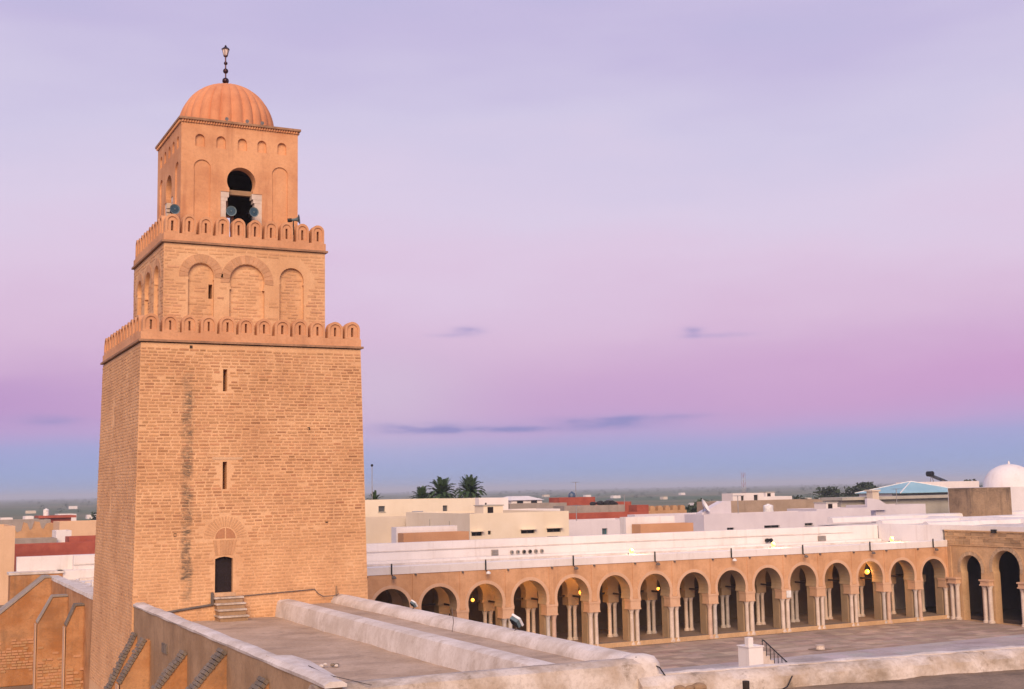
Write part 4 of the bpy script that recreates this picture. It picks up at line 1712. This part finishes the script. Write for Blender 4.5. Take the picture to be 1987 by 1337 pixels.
# ================================================================== town
def building(name, label, cat, x0, x1, y, dep, z, mat, wins=(), group=None, par=.25, roofmat='roof_screed', z0=0.0, pane='dark_pane', rot=0.0, sill=True):
    cx = (x0 + x1) / 2
    root = thing(name, label, cat, (cx, y, z0), group)
    f = lambda u, v, d: (u, y + d, v)
    mb = MB()
    holes = [rect(*w[:4]) for w in wins]
    zt = z
    mb.panel(rect(x0, x1, z0, zt), holes, f, 0)
    for h in holes:
        mb.rim(h, f, 0, .22)
    mb.panel(rect(x0, x1, z0, zt), [], f, dep)
    for xx in (x0, x1):
        mb.face([(xx, y, z0), (xx, y + dep, z0), (xx, y + dep, zt), (xx, y, zt)])
    # parapet lip
    o_ = [(x0, y), (x1, y), (x1, y + dep), (x0, y + dep)]
    i_ = [(x0 + .25, y + .25), (x1 - .25, y + .25), (x1 - .25, y + dep - .25), (x0 + .25, y + dep - .25)]
    for k in range(4):
        j = (k + 1) % 4
        mb.face([(*o_[k], zt), (*o_[j], zt), (*i_[j], zt), (*i_[k], zt)])
        mb.face([(*i_[k], zt), (*i_[j], zt), (*i_[j], zt - par), (*i_[k], zt - par)])
    mb.build('wall', mat, root)
    r = MB()
    r.face([(*p, zt - par) for p in i_])
    r.build('roof', roofmat, root)
    for w in wins:
        q = MB()
        q.panel(rect(*w[:4]), [], f, .2)
        wn = q.build('window', w[4] if len(w) > 4 else pane, root)
        if sill:
            q = MB()
            q.box(w[0] - .06, w[1] + .06, y - .08, y + .05, w[2] - .07, w[2] - .004)
            q.build('sill', 'grey_green', wn)
        if w[1] - w[0] > .45:
            q = MB()
            mx = (w[0] + w[1]) / 2
            q.box(mx - .03, mx + .03, y + .16, y + .195, w[2], w[3])
            q.build('mullion', 'pipe_grey', wn)
    if rot:
        root.rotation_euler.z = rot
    return root


# behind the arcade, left to right
building('cream_house', 'tall cream house with two small windows beside the minaret', 'house', 44.0, 57.6, 124, 10, 10.76, 'cream_paint',
         [(46.4, 47.12, 9.56, 10.15, 'grey_pane'), (53.75, 54.3, 8.95, 10.05, 'grey_pane')])
building('beige_annex', 'low beige annex before the cream house carrying a water heater', 'house', 40.0, 50.4, 116.2, 6, 9.1, 'beige_paint')
k_ = 100 / 108
zz_ = lambda z: CAMZ - (CAMZ - z) * k_
cb = building('cream_block', 'long cream block with shuttered windows behind the arcade', 'building', 45.9, 55.85, 100, 15, 9.6, 'cream_paint',
              [(a * k_, b * k_, zz_(c), zz_(d)) for a, b, c, d in ((49.75, 50.85, 7.32, 7.7), (51.47, 51.8, 7.4, 7.76), (55.0, 56.5, 7.38, 7.72), (55.0, 56.2, 6.76, 6.98), (57.85, 59.4, 7.42, 7.78), (57.85, 59.1, 6.8, 7.02))], sill=False)
for (xa, xb, za) in ((49.65, 50.95, 7.72), (54.9, 56.6, 7.74), (57.75, 59.5, 7.8)):
    q = MB()
    q.box(xa * k_, xb * k_, 99.6, 100.02, zz_(za), zz_(za) + .07)
    q.build('window_hood', 'cream_paint', cb)
for (y0_, y1_, z0_, z1_) in ((110.4, 111.6, 7.5, 7.78), (104.3, 104.42, 7.4, 8.9), (108.9, 109.0, 7.0, 9.0)):
    q = MB()
    q.box(45.86, 45.92, y0_, y1_, z0_, z1_)
    q.build('side_window' if y1_ - y0_ > .5 else 'drain_pipe', 'dark_pane' if y1_ - y0_ > .5 else 'grey_green', cb)
rb = building('roof_box', 'low ochre roof box with white top close to the minaret', 'roof box', 36.5, 42.15, 92, 1.2, 8.37, 'ochre_block', par=.06, roofmat='white_wall')
q = MB()
q.box(36.4, 41.7, 93.3, 94.4, 6.5, 8.82)
q.build('white_back', 'white_wall', rb)
rb = building('roof_box', 'low ochre roof box with white top near the blue-white house', 'roof box', 58.45, 63.95, 92, 1.4, 8.43, 'ochre_block', par=.06, roofmat='white_wall')
q = MB()
q.box(57.9, 63.0, 93.5, 94.5, 6.5, 9.05)
q.build('white_back', 'white_wall', rb)
building('blue_white_house', 'pale blue-white house with small green window', 'house', 59.2, 67.5, 106, 5, 8.5, 'lavender_paint', [(62.9, 63.5, 7.1, 7.68, 'teal_pane'), (65.1, 65.25, 7.0, 7.65)])
building('white_terrace', 'low white terrace wall behind the ochre roof box', 'house', 70.5, 79.5, 112, 1.5, 8.75, 'lavender_paint')
wb = building('white_stair_block', 'small white stair block on the roofs behind cream block', 'stair block', 63.2, 67.1, 135, 5, 10.67, 'white_paint', [(64.0, 64.25, 9.6, 10.1)])
building('roof_parapet', 'low white parapet building in front of the white stair block', 'house', 58.5, 72, 131, 6, 9.25, 'white_paint')
r = thing('faceted_house', 'white house with low faceted roof and two dark windows', 'house', (87.5, 170, 0))
q = MB()
q.box(85, 90.3, 170, 176, 0, 9.95)
q.build('wall', 'white_paint', r)
q = MB()
pts = [(84.7, 169.7), (90.6, 169.7), (90.6, 176.3), (84.7, 176.3)]
tp = [(86.3, 172), (89, 172), (89, 174), (86.3, 174)]
for k in range(4):
    j = (k + 1) % 4
    q.face([(*pts[k], 9.95), (*pts[j], 9.95), (*tp[j], 10.55), (*tp[k], 10.55)])
q.face([(*p, 10.55) for p in tp])
q.build('roof', 'white_wall', r)
for xa in (86.0, 88.4):
    q = MB()
    q.box(xa, xa + 1.0, 169.93, 170.02, 9.5, 9.85)
    q.build('window', 'dark_pane', r)
building('grey_block_wall', 'unplastered grey block house under the faceted white roof', 'house', 74.8, 83.5, 150, 3, 9.7, 'grey_block')
building('red_brick_house', 'unfinished red brick house top with an aerial', 'house', 82.9, 88.6, 151, 3, 10.37, 'red_brick')
building('red_brick_terrace', 'long red brick terrace with ragged parapet', 'house', 86.5, 97.0, 155, 3, 9.55, 'red_brick')
building('concrete_block_house', 'grey concrete block storey between the red brick walls', 'house', 77.0, 86.0, 139, 3, 9.4, 'grey_block')
building('red_brick_house', 'lower dark red brick house behind the blue-white house', 'house', 75.2, 86.2, 135, 3.5, 8.5, 'red_brick')
building('red_brick_pier', 'short red brick pier beside the crenellated ruin', 'pier', 87.2, 89.0, 138, 2, 9.3, 'red_brick')
t = thing('covered_heap', 'dark cloth-covered heap on the red brick roof', 'heap', (83.5, 137.6, 9.4))
q = MB()
rnd = random.Random(3)
for i in range(9):
    q.sphere((81.6 + i * .42, 140 + rnd.uniform(-.4, .4), 9.45 + rnd.uniform(0, .25)), rnd.uniform(.3, .5), 8, .7)
q.build('cloth', 'cloth_dark', t, smooth=True)
q = MB()
q.sphere((84.2, 139.8, 9.95), .5, 8, .4)
q.build('pale_sheet', 'grey_pane', t, smooth=True)
ru = thing('ruined_wall', 'low ochre crenellated old wall beyond the white terrace', 'wall', (99.5, 150, 0))
q = MB()
q.box(95.5, 103.2, 150, 151, 0, 8.25)
q.build('wall', 'ruin_earth', ru)
for i in range(6):
    q = MB()
    x = 95.8 + i * 1.27
    q.box(x, x + .82, 150.05, 150.95, 8.252, 8.72 + random.uniform(-.05, .08))
    q.box(x + .12, x + .7, 150.1, 150.9, 8.7, 8.92)
    q.build('merlon', 'ruin_earth', ru)

lv = building('lavender_house', 'long pale lavender house with three dark vents and gabled end', 'house', 73.6, 88.4, 104, 3.4, 8.77, 'lavender_paint',
              [(76.4, 77.3, 7.12, 7.38), (81.1, 83.1, 7.2, 7.46), (86.4, 87.5, 7.3, 7.55)])
q = MB()
pr = [(73.65, 8.3), (77.3, 8.3), (77.3, 10.05), (76.3, 10.05), (73.65, 8.9)]
f_ = lambda u, v, d: (u, 104.4 + d, v)
q.slab(pr, [], f_, 0, 1.0)
q.build('stair_gable', 'lavender_paint', lv)
building('lavender_house', 'plain pale lavender box house between taller neighbours', 'house', 90.6, 98.3, 107, 5, 8.91, 'lavender_paint')
lc = building('lavender_house', 'pale lavender house with slanted raised corner and grey edge', 'house', 101.8, 109.5, 110, 5, 9.05, 'lavender_paint')
q = MB()
pr = [(100.2, 8.5), (103.0, 8.5), (103.0, 9.2), (102.0, 9.7), (101.0, 9.84), (100.2, 9.86)]
f_ = lambda u, v, d: (u, 109.6 + d, v)
q.slab(pr, [], f_, 0, .35)
q.build('raised_corner', 'lavender_paint', lc)
building('olive_house', 'long low olive-brown rendered house behind lavender houses', 'house', 91.7, 108.4, 125, 6, 9.65, 'olive_wall')
building('small_white_house', 'small white house with two dark doorways on the skyline', 'house', 104.0, 109.3, 140, 2.5, 10.5, 'white_paint', [(105.4, 105.9, 9.5, 10.2), (107.6, 108.3, 9.4, 10.25)], sill=False)
building('low_white_house', 'low white house joined right of the small skyline house', 'house', 110.3, 115.9, 142, 2.5, 9.95, 'white_paint')
gg = building('grey_green_house', 'wide grey-green house with projecting roof ledge below blue roof', 'house', 102.0, 124, 116, 3.2, 9.55, 'grey_green')
q = MB()
q.box(101.6, 124.2, 115.3, 119.2, 9.6, 9.95)
q.build('roof_ledge', 'grey_green', gg)
pv = thing('blue_pavilion', 'blue four-sided pyramid roof pavilion on the grey-green house', 'pavilion', (118.8, 121, 9.95))
q = MB()
q.box(113.4, 124.2, 119.5, 125.5, 0, 10.3)
q.build('base', 'white_paint', pv)
ap = (118.6, 121.5, 11.7)
pts = [(113.0, 117.6, 10.31), (124.6, 117.6, 10.31), (124.6, 125.8, 10.31), (113.0, 125.8, 10.31)]
for k in range(4):
    q = MB()
    j = (k + 1) % 4
    q.face([pts[k], pts[j], ap])
    lo = [(p[0], p[1], p[2] - .05) for p in (pts[k], pts[j])]
    q.face([pts[k], pts[j], lo[1], lo[0]])
    q.build('roof_panel', 'blue_sheet', pv)
for k in range(4):
    q = MB()
    q.tube([pts[k], ap], .08, 6)
    q.build('hip_rib', 'tank_white', pv)
bl = building('stone_block', 'dark weathered stone block with blackened top on the hall roof', 'block', 100.9, 106.8, 95, 3.0, 10.9, 'dark_stone', z0=7.5, par=.1)
building('white_house', 'white house behind the blue roof carrying a solar heater', 'house', 127.5, 141.0, 131, 2.5, 11.6, 'white_paint')
dh = thing('domed_shrine', 'whitewashed dome on a square white drum at right edge', 'dome', (116.8, 108, 0))
q = MB()
q.box(113.8, 123.5, 104, 110.6, 0, 10.85)
q.build('wall', 'white_wall', dh)
q = MB()
q.lathe([(3.05, 10.85)] + [(max(.02, 3.05 * cos(a)), 10.95 + 2.6 * sin(a)) for a in [pi / 2 * i / 18 for i in range(19)]], 120.6, 107.3, 32)
q.build('dome', 'white_wall', dh, smooth=True)
q = MB()
q.lathe([(.12, 13.5), (.14, 13.7), (.03, 13.95)], 120.6, 107.3, 8)
q.build('finial', 'white_wall', dh)
# roof fittings
def solar_heater(x, y, z, label, s=1.0, panel=True, w=1.2):
    t = thing('solar_heater', label, 'water heater', (x, y, z))
    q = MB()
    q.tube([(x - w / 2 * s, y, z + .55 * s), (x + w / 2 * s, y, z + .55 * s)], .24 * s, 12)
    q.build('tank', 'galvanised', t, smooth=True)
    q = MB()
    pts = [(x - .5 * s, y - 1.0 * s, z + .05), (x + .5 * s, y - 1.0 * s, z + .05), (x + .5 * s, y - .2 * s, z + .45 * s), (x - .5 * s, y - .2 * s, z + .45 * s)]
    q.face(pts)
    q.face([(p[0], p[1] + .04, p[2] - .08) for p in pts])
    for i in range(4):
        a, b = pts[i], pts[(i + 1) % 4]
        q.face([a, b, (b[0], b[1] + .04, b[2] - .08), (a[0], a[1] + .04, a[2] - .08)])
    q.build('collector', 'panel_blue', t)
    for sx in (-.4, .4):
        q = MB()
        q.tube([(x + sx * s, y + .1, z), (x + sx * s, y, z + .4 * s)], .03, 5)
        q.build('leg', 'galvanised', t)


solar_heater(48.6, 118.6, 8.86, 'solar water heater with round tank in front of cream house', .95)
t = thing('solar_heater', 'end-on solar heater tank with tilted collector on white house skyline', 'water heater', (133, 131.5, 11.6))
q = MB()
q.tube([(133.1, 132, 12.72), (133.0, 132.9, 12.72)], .38, 14)
q.build('tank', 'black_metal', t, smooth=True)
q = MB()
pts = [(133.5, 132, 12.5), (135.9, 132, 11.75), (135.9, 133.3, 11.75), (133.5, 133.3, 12.5)]
q.face(pts)
q.face([(p[0], p[1], p[2] - .1) for p in pts])
for i in range(4):
    a, b = pts[i], pts[(i + 1) % 4]
    q.face([a, b, (b[0], b[1], b[2] - .1), (a[0], a[1], a[2] - .1)])
q.build('collector', 'panel_blue', t)
for xx in (132.75, 133.4):
    q = MB()
    q.tube([(xx, 132.2, 11.6), (133.05, 132.2, 12.6)], .05, 5)
    q.build('leg', 'galvanised', t)


def tank(x, y, z, r, h, label, mat='tank_white'):
    t = thing('water_tank', label, 'water tank', (x, y, z))
    q = MB()
    q.lathe([(r, z), (r * 1.03, z + h * .25), (r, z + h * .5), (r * 1.03, z + h * .75), (r, z + h * .9), (r * .6, z + h)], x, y, 16)
    q.build('drum', mat, t, smooth=True)
    q = MB()
    q.lathe([(r * .35, z + h), (r * .35, z + h * 1.08), (.01, z + h * 1.1)], x, y, 12)
    q.build('lid', mat, t)


tank(88.0, 112, 8.42, .55, 1.0, 'white plastic water tank on the long lavender house')
tank(108.7, 118, 9.95, .45, .75, 'white water tank on the grey-green house beside chimney')
t = thing('chimney_stack', 'square beige chimney stack on the grey-green house', 'chimney', (105.3, 114, 9.0))
q = MB()
q.box(104.75, 105.75, 113.6, 114.6, 0, 10.6)
q.build('stack', 'beige_paint', t)
q = MB()
q.box(104.6, 105.9, 113.45, 114.75, 10.602, 10.8)
q.build('cap', 'beige_paint', t)
t = thing('satellite_dish', 'white satellite dish left of the gabled lavender house', 'satellite dish', (73.9, 104.5, 8.9))
q = MB()
ax = Vector((.55, -.6, .45)).normalized()
e1 = ax.cross(Vector((0, 0, 1))).normalized()
e2 = ax.cross(e1)
cc = Vector((73.9, 104.4, 9.55))
for j in range(6):
    rad = .75 * j / 5
    for i in range(20):
        an = 2 * pi * i / 20
        q.v.append(tuple(cc + ax * (.28 * (rad / .75) ** 2) + rad * (cos(an) * e1 + sin(an) * e2)))
for j in range(5):
    for i in range(20):
        k = (i + 1) % 20
        q.f.append((j * 20 + i, j * 20 + k, (j + 1) * 20 + k, (j + 1) * 20 + i))
        q.c.append(None)
q.build('reflector', 'tank_white', t, smooth=True)
q = MB()
q.tube([tuple(cc), (73.9, 104.6, 8.7)], .04, 6)
q.build('mast', 'galvanised', t)
q = MB()
q.tube([tuple(cc - e2 * .7 + ax * .25), tuple(cc + ax * .75)], .02, 5)
q.build('feed_arm', 'galvanised', t)


def roof_wall(x0, x1, y0, y1, z0, z1, mat, label):
    t = thing('roof_hut', label, 'roof hut', ((x0 + x1) / 2, y0, z0))
    q = MB()
    q.box(x0, x1, y0, y1, z0, z1)
    q.build('wall', mat, t)
    q = MB()
    q.box(x0 - .08, x1 + .08, y0 - .08, y1 + .08, z1 + .002, z1 + .1)
    q.build('slab', 'grey_green', t)
    q = MB()
    xm = x0 + (x1 - x0) * .35
    q.box(xm - .3, xm + .3, y0 - .03, y0 + .02, z0 + .05, min(z1 - .1, z0 + 1.6))
    q.build('door', 'door_dark', t)


roof_wall(93.0, 94.6, 108.2, 110.2, 8.6, 9.5, 'white_paint', 'small white hut on the plain lavender box house')
roof_wall(51.5, 53.6, 109, 111, 9.3, 10.1, 'cream_paint', 'small cream stair hut on the long cream block')
roof_wall(112.0, 113.6, 143, 144.3, 9.6, 10.5, 'white_paint', 'tiny hut on the low white skyline house')


def aerial(x, y, z0, z1, label, bars=5, ball=False):
    t = thing('tv_aerial', label, 'aerial', (x, y, z0))
    q = MB()
    q.tube([(x, y, z0), (x, y, z1)], .045, 6)
    q.build('mast', 'galvanised', t)
    if ball:
        q = MB()
        q.sphere((x, y, z1), .16, 10)
        q.build('ball', 'black_metal', t)
    else:
        q = MB()
        q.tube([(x - .5, y, z1 - .05), (x + .5, y, z1 - .05)], .03, 5)
        b = q.build('boom', 'galvanised', t)
        for i in range(bars):
            q = MB()
            xx = x - .45 + .9 * i / (bars - 1)
            q.tube([(xx, y - .5, z1 - .05), (xx, y + .5, z1 - .05)], .015, 4)
            q.build('element', 'galvanised', b)


aerial(49.75, 135, 0, 14.66, 'tall thin pole with ball top right of the minaret', ball=True)
aerial(86.1, 152, 10.1, 12.5, 'thin television aerial on the red brick house')
aerial(94.0, 152, 8.3, 10.6, 'thin television aerial above the red brick terrace')
aerial(79.0, 105.5, 8.5, 10.6, 'thin television aerial on the long lavender house', 4)
aerial(60.9, 107.5, 8.3, 10.0, 'thin television aerial on the pale blue-white house', 4)
aerial(106.5, 111.5, 8.8, 10.9, 'thin television aerial on the lavender house by the chimney', 4)
t = thing('chimney_cowl', 'small dark conical cowl under the aerial on red brick house', 'cowl', (86.3, 153, 10.1))
q = MB()
q.lathe([(.5, 10.1), (.55, 10.5), (.45, 10.9), (.05, 11.2)], 86.3, 153.5, 10)
q.build('cowl', 'panel_blue', t)
mt = thing('lattice_mast', 'far thin lattice radio mast above the small white house', 'mast', (227, 300, 0))
for i in range(8):
    z0, z1 = 4 + i * 1.4, 4 + (i + 1) * 1.4
    q = MB()
    for sx, sy in ((-.4, -.4), (.4, -.4), (.4, .4), (-.4, .4)):
        q.tube([(227 + sx, 300 + sy, z0), (227 + sx, 300 + sy, z1)], .04, 4)
    q.tube([(226.6, 299.6, z0), (227.4, 299.6, z1)], .04, 4)
    q.tube([(226.6, 300.4, z1), (226.6, 299.6, z0)], .04, 4)
    q.build('mast_section', 'mast_red' if i % 2 else 'galvanised', mt)

# street-side town (left of the minaret)
building('peach_house', 'large plain peach house at the left edge', 'house', 4.0, 13.1, 150, 12, 8.6, 'peach_paint')
rt = building('red_terrace', 'low dark red terrace wall left of the minaret', 'wall', 14.2, 27, 170, 4, 5.8, 'red_brick')
building('red_terrace_end', 'higher red brick end stub against the minaret edge', 'wall', 21.9, 27, 174.5, 4, 6.45, 'red_brick')
ru = thing('ruined_wall', 'ruined earth wall with V-shaped gaps left of the minaret', 'wall', (21.5, 210, 0))
q = MB()
pr = [(18.0, 0), (24.6, 0), (24.6, 7.3), (23.6, 7.75), (23.0, 7.6), (22.6, 6.8), (22.2, 6.9), (21.9, 7.9), (21.2, 8.0), (20.9, 6.9), (20.5, 6.6), (20.1, 7.7), (19.6, 7.9), (19.3, 6.6), (18.6, 6.3), (18.0, 7.6)]
f_ = lambda u, v, d: (u, 210 + d, v)
q.slab(pr, [], f_, 0, 1.2)
q.build('wall', 'ruin_earth', ru)
building('grey_shed', 'low grey block shed in front of the ruined wall', 'shed', 16.6, 22.2, 190, 5, 5.9, 'grey_block')
building('pale_house', 'pale pinkish house between ruined wall and minaret', 'house', 22.2, 24.3, 191, 5, 6.9, 'white_wall')
building('peach_terrace', 'peach rendered terrace house touching the minaret edge', 'house', 23.8, 33, 201, 8, 7.95, 'peach_paint')
building('grey_house', 'grey block house behind the ruined wall at left', 'house', 16, 26, 232, 8, 7.9, 'grey_block')
rr_ = building('red_roofed_house', 'dark red flat-roofed house carrying a white tank', 'house', 25.4, 30.4, 240, 6, 8.0, 'red_brick')
q = MB()
q.box(24.8, 31.2, 239.2, 246.6, 8.0, 8.4)
q.build('roof_slab', 'red_brick', rr_)
building('pink_house', 'small pale pink house right of the red-roofed house', 'house', 30.8, 34.2, 262, 6, 8.35, 'white_wall')
tank(26.3, 242, 8.4, .5, 1.2, 'white water tank on the dark red roof')
for k, (x0, x1, z, lab) in enumerate(((25.5, 28.2, 6.9, 'leftmost small white house on the far left skyline'), (28.4, 31.2, 6.2, 'low white house second from left on far skyline'),
                                     (31.2, 33.2, 7.15, 'small white house third from left on far skyline'), (33.6, 40, 6.3, 'long low white house nearest the red roof skyline'))):
    building('far_white_house', lab, 'house', x0, x1, 330 + k, 6, z, 'white_paint', group='white houses on the left skyline')


# ================================================================== palms
def frond_mesh(L, droop, seed):
    rnd = random.Random(seed)
    mb = MB()
    n = 12
    sp = []
    for i in range(n + 1):
        t = i / n
        sp.append(Vector((L * t * (1 - .12 * t * droop), 0, L * (.62 * t - .62 * droop * t * t))))
    for i in range(n):
        a, b = sp[i], sp[i + 1]
        w = .03 * (1 - i / n) + .008
        mb.face([(a.x, -w, a.z), (b.x, -w * .8, b.z), (b.x, w * .8, b.z), (a.x, w, a.z)])
        if i < 1:
            continue
        for s in (-1, 1):
            for k in range(2):
                p = a.lerp(b, .5 * k)
                t = (i + .5 * k) / n
                ll = L * .26 * (sin(pi * min(1, .12 + t * .86)) ** .7)
                tip = p + Vector((ll * .72, s * ll * .62, ll * (.12 - .3 * droop * rnd.random())))
                d = (b - a).normalized() * .085 * L / 2
                mb.face([tuple(p - d), tuple(p + d), tuple(tip)])
    return mb.mesh('frond', mat='palm_leaf')


FM = [frond_mesh(2.3, d, i) for i, d in enumerate((.5, .9, 1.3, 1.7))]


def palm(x, y, zc, label, s=1.0, n=64):
    t = thing('palm_tree', label, 'palm tree', (x, y, 0), 'palms behind the cream house')
    q = MB()
    q.tube([(x, y, 0), (x + .15, y, zc * .5), (x, y, zc)], [.32 * s, .24 * s, .28 * s], 10)
    q.build('trunk', 'palm_trunk', t)
    rnd = random.Random(int(x * 10))
    for i in range(n):
        k = i / n
        me = FM[min(3, int(k * 4))]
        el = radians(58 - 85 * k + rnd.uniform(-10, 10))
        a = i * 2.399 + rnd.uniform(-.2, .2)
        f = inst('frond', me, t, (x, y, zc + .1), (0, -el, a), (s * rnd.uniform(.85, 1.1),) * 3)
        f.rotation_euler = (Matrix.Rotation(a, 3, 'Z') @ Matrix.Rotation(-el, 3, 'Y')).to_euler()


palm(64.9, 150, 10.9, 'large palm crown showing above the middle of cream house', 1.08)
palm(62.6, 151, 10.2, 'lower palm crown left of the large palm', .85)
palm(68.9, 150, 11.1, 'rightmost palm crown above the end of cream house', 1.05)
palm(55.6, 150, 10.3, 'small palm top beside the minaret edge', .6, 30)


# ================================================================== far plain: tree belts and scattered farms
def clump(mb, x, y, z, r, h, rnd, n):
    for _ in range(n):
        a = rnd.uniform(0, 2 * pi)
        q = rnd.random() ** .5
        zz = rnd.random()
        rr2 = r * q * (1 - .55 * zz)
        c = Vector((x + rr2 * cos(a), y + rr2 * sin(a), z + h * (.15 + .85 * zz)))
        s = h * rnd.uniform(.06, .14)
        d1 = Vector((rnd.uniform(-1, 1), rnd.uniform(-1, 1), rnd.uniform(-.6, .6))).normalized() * s
        d2 = Vector((rnd.uniform(-1, 1), rnd.uniform(-1, 1), rnd.uniform(-1, 1))).normalized() * s
        mb.face([tuple(c - d1), tuple(c + d2), tuple(c + d1), tuple(c - d2)])


rnd = random.Random(77)
belt = MB()
for row, (d, n, hmin, hmax) in enumerate(((620, 10, 2, 3.5), (900, 26, 2, 4), (1400, 50, 2.5, 5), (2100, 80, 3, 6), (3200, 110, 4, 7), (5000, 130, 5, 9))):
    for i in range(n):
        az = radians(rnd.uniform(0, 54))
        if rnd.random() < .5:
            az = radians(rnd.gauss(rnd.choice((34, 41, 8, 46, 28)), 1.6))
        dd = d * rnd.uniform(.85, 1.2)
        h = rnd.uniform(hmin, hmax)
        clump(belt, dd * sin(az), dd * cos(az), 0, h * rnd.uniform(.6, 1.6), h, rnd, 46)
o = belt.build('tree_belt', 'tree_leaf')
struct(o, 'stuff')
o['label'] = 'dark belts of far trees across the hazy plain'


def tree(x, y, h, label):
    t = thing('dark_tree', label, 'tree', (x, y, 0), 'trees beyond the roofs')
    q = MB()
    q.tube([(x, y, 0), (x, y, h * .5), (x + .2, y, h * .8)], [.35, .25, .08], 7)
    q.build('trunk', 'palm_trunk', t)
    q = MB()
    r_ = random.Random(int(x))
    for _ in range(7):
        clump(q, x + r_.uniform(-.28, .28) * h, y + r_.uniform(-.28, .28) * h, h * r_.uniform(.25, .55), h * .3, h * .42, r_, 150)
    q.build('crown', 'tree_leaf', t)


for k, (x, y, h) in enumerate(((226, 260, 11.2), (240, 268, 12.2), (248, 270, 11.6), (286, 270, 11.8), (292, 276, 12.6), (140, 200, 9.2), (176, 215, 10.2), (50, 330, 8.3))):
    lab = ('left tree of the dark trio right of the radio mast', 'tallest tree of the dark trio right of radio mast', 'right tree of the dark trio right of radio mast',
           'left of two dark trees left of the blue roof', 'right of two dark trees left of the blue roof', 'low dark shrub tree above the crenellated ruin', 'dark tree above the gabled lavender house', 'dark tree beyond the white houses at left')[k]
    tree(x, y, h, lab)
rnd = random.Random(5)
farms = [(35.2, 700, 3), (36.0, 760, 3), (39.9, 820, 3.6), (40.6, 860, 3.2), (41.3, 800, 3.4), (38.3, 900, 3), (33.6, 1100, 3.5), (31.4, 1300, 4), (30.1, 1500, 4), (28.2, 1700, 4), (43.6, 950, 3), (34.4, 1600, 4), (8.2, 700, 3), (5.6, 1000, 3), (7.3, 1300, 4), (37.2, 1300, 4)]
NTH = ('', 'second ', 'third ', 'fourth ', 'fifth ', 'sixth ', 'seventh ', 'eighth ', 'ninth ', 'tenth ')
cnt = {}
for k, (az, d, h) in enumerate(sorted(farms)):
    a = radians(az)
    w = rnd.uniform(4, 9)
    h *= .7
    x, y = d * sin(a), d * cos(a)
    side = 'left of the minaret' if az < 12 else ('above the red brick houses' if az < 33 else 'right of the red brick houses')
    n = cnt.get(side, 0)
    cnt[side] = n + 1
    building('far_farm', NTH[n] + 'leftmost tiny pale building in far hazy plain ' + side, 'building', x - w / 2, x + w / 2, y, 6, h, 'white_paint' if k % 3 else 'beige_paint', group='far buildings ' + side)

# ================================================================== haze over the plain
hz = MB()
hz.box(-31000, 31100, -31000, 31100, -1.2, 37)
hzo = hz.build('haze', 'tank_white')
hzo.data.materials.clear()
hm = bpy.data.materials.new('haze_air')
hm.use_nodes = True
n_ = hm.node_tree
n_.nodes.clear()
ho = n_.nodes.new('ShaderNodeOutputMaterial')
pv_ = n_.nodes.new('ShaderNodeVolumePrincipled')
pv_.inputs['Color'].default_value = (0.80, 0.89, 1.0, 1)
pv_.inputs['Density'].default_value = 0.00025
pv_.inputs['Anisotropy'].default_value = 0.0
n_.links.new(pv_.outputs[0], ho.inputs['Volume'])
hzo.data.materials.append(hm)
struct(hzo, 'stuff')
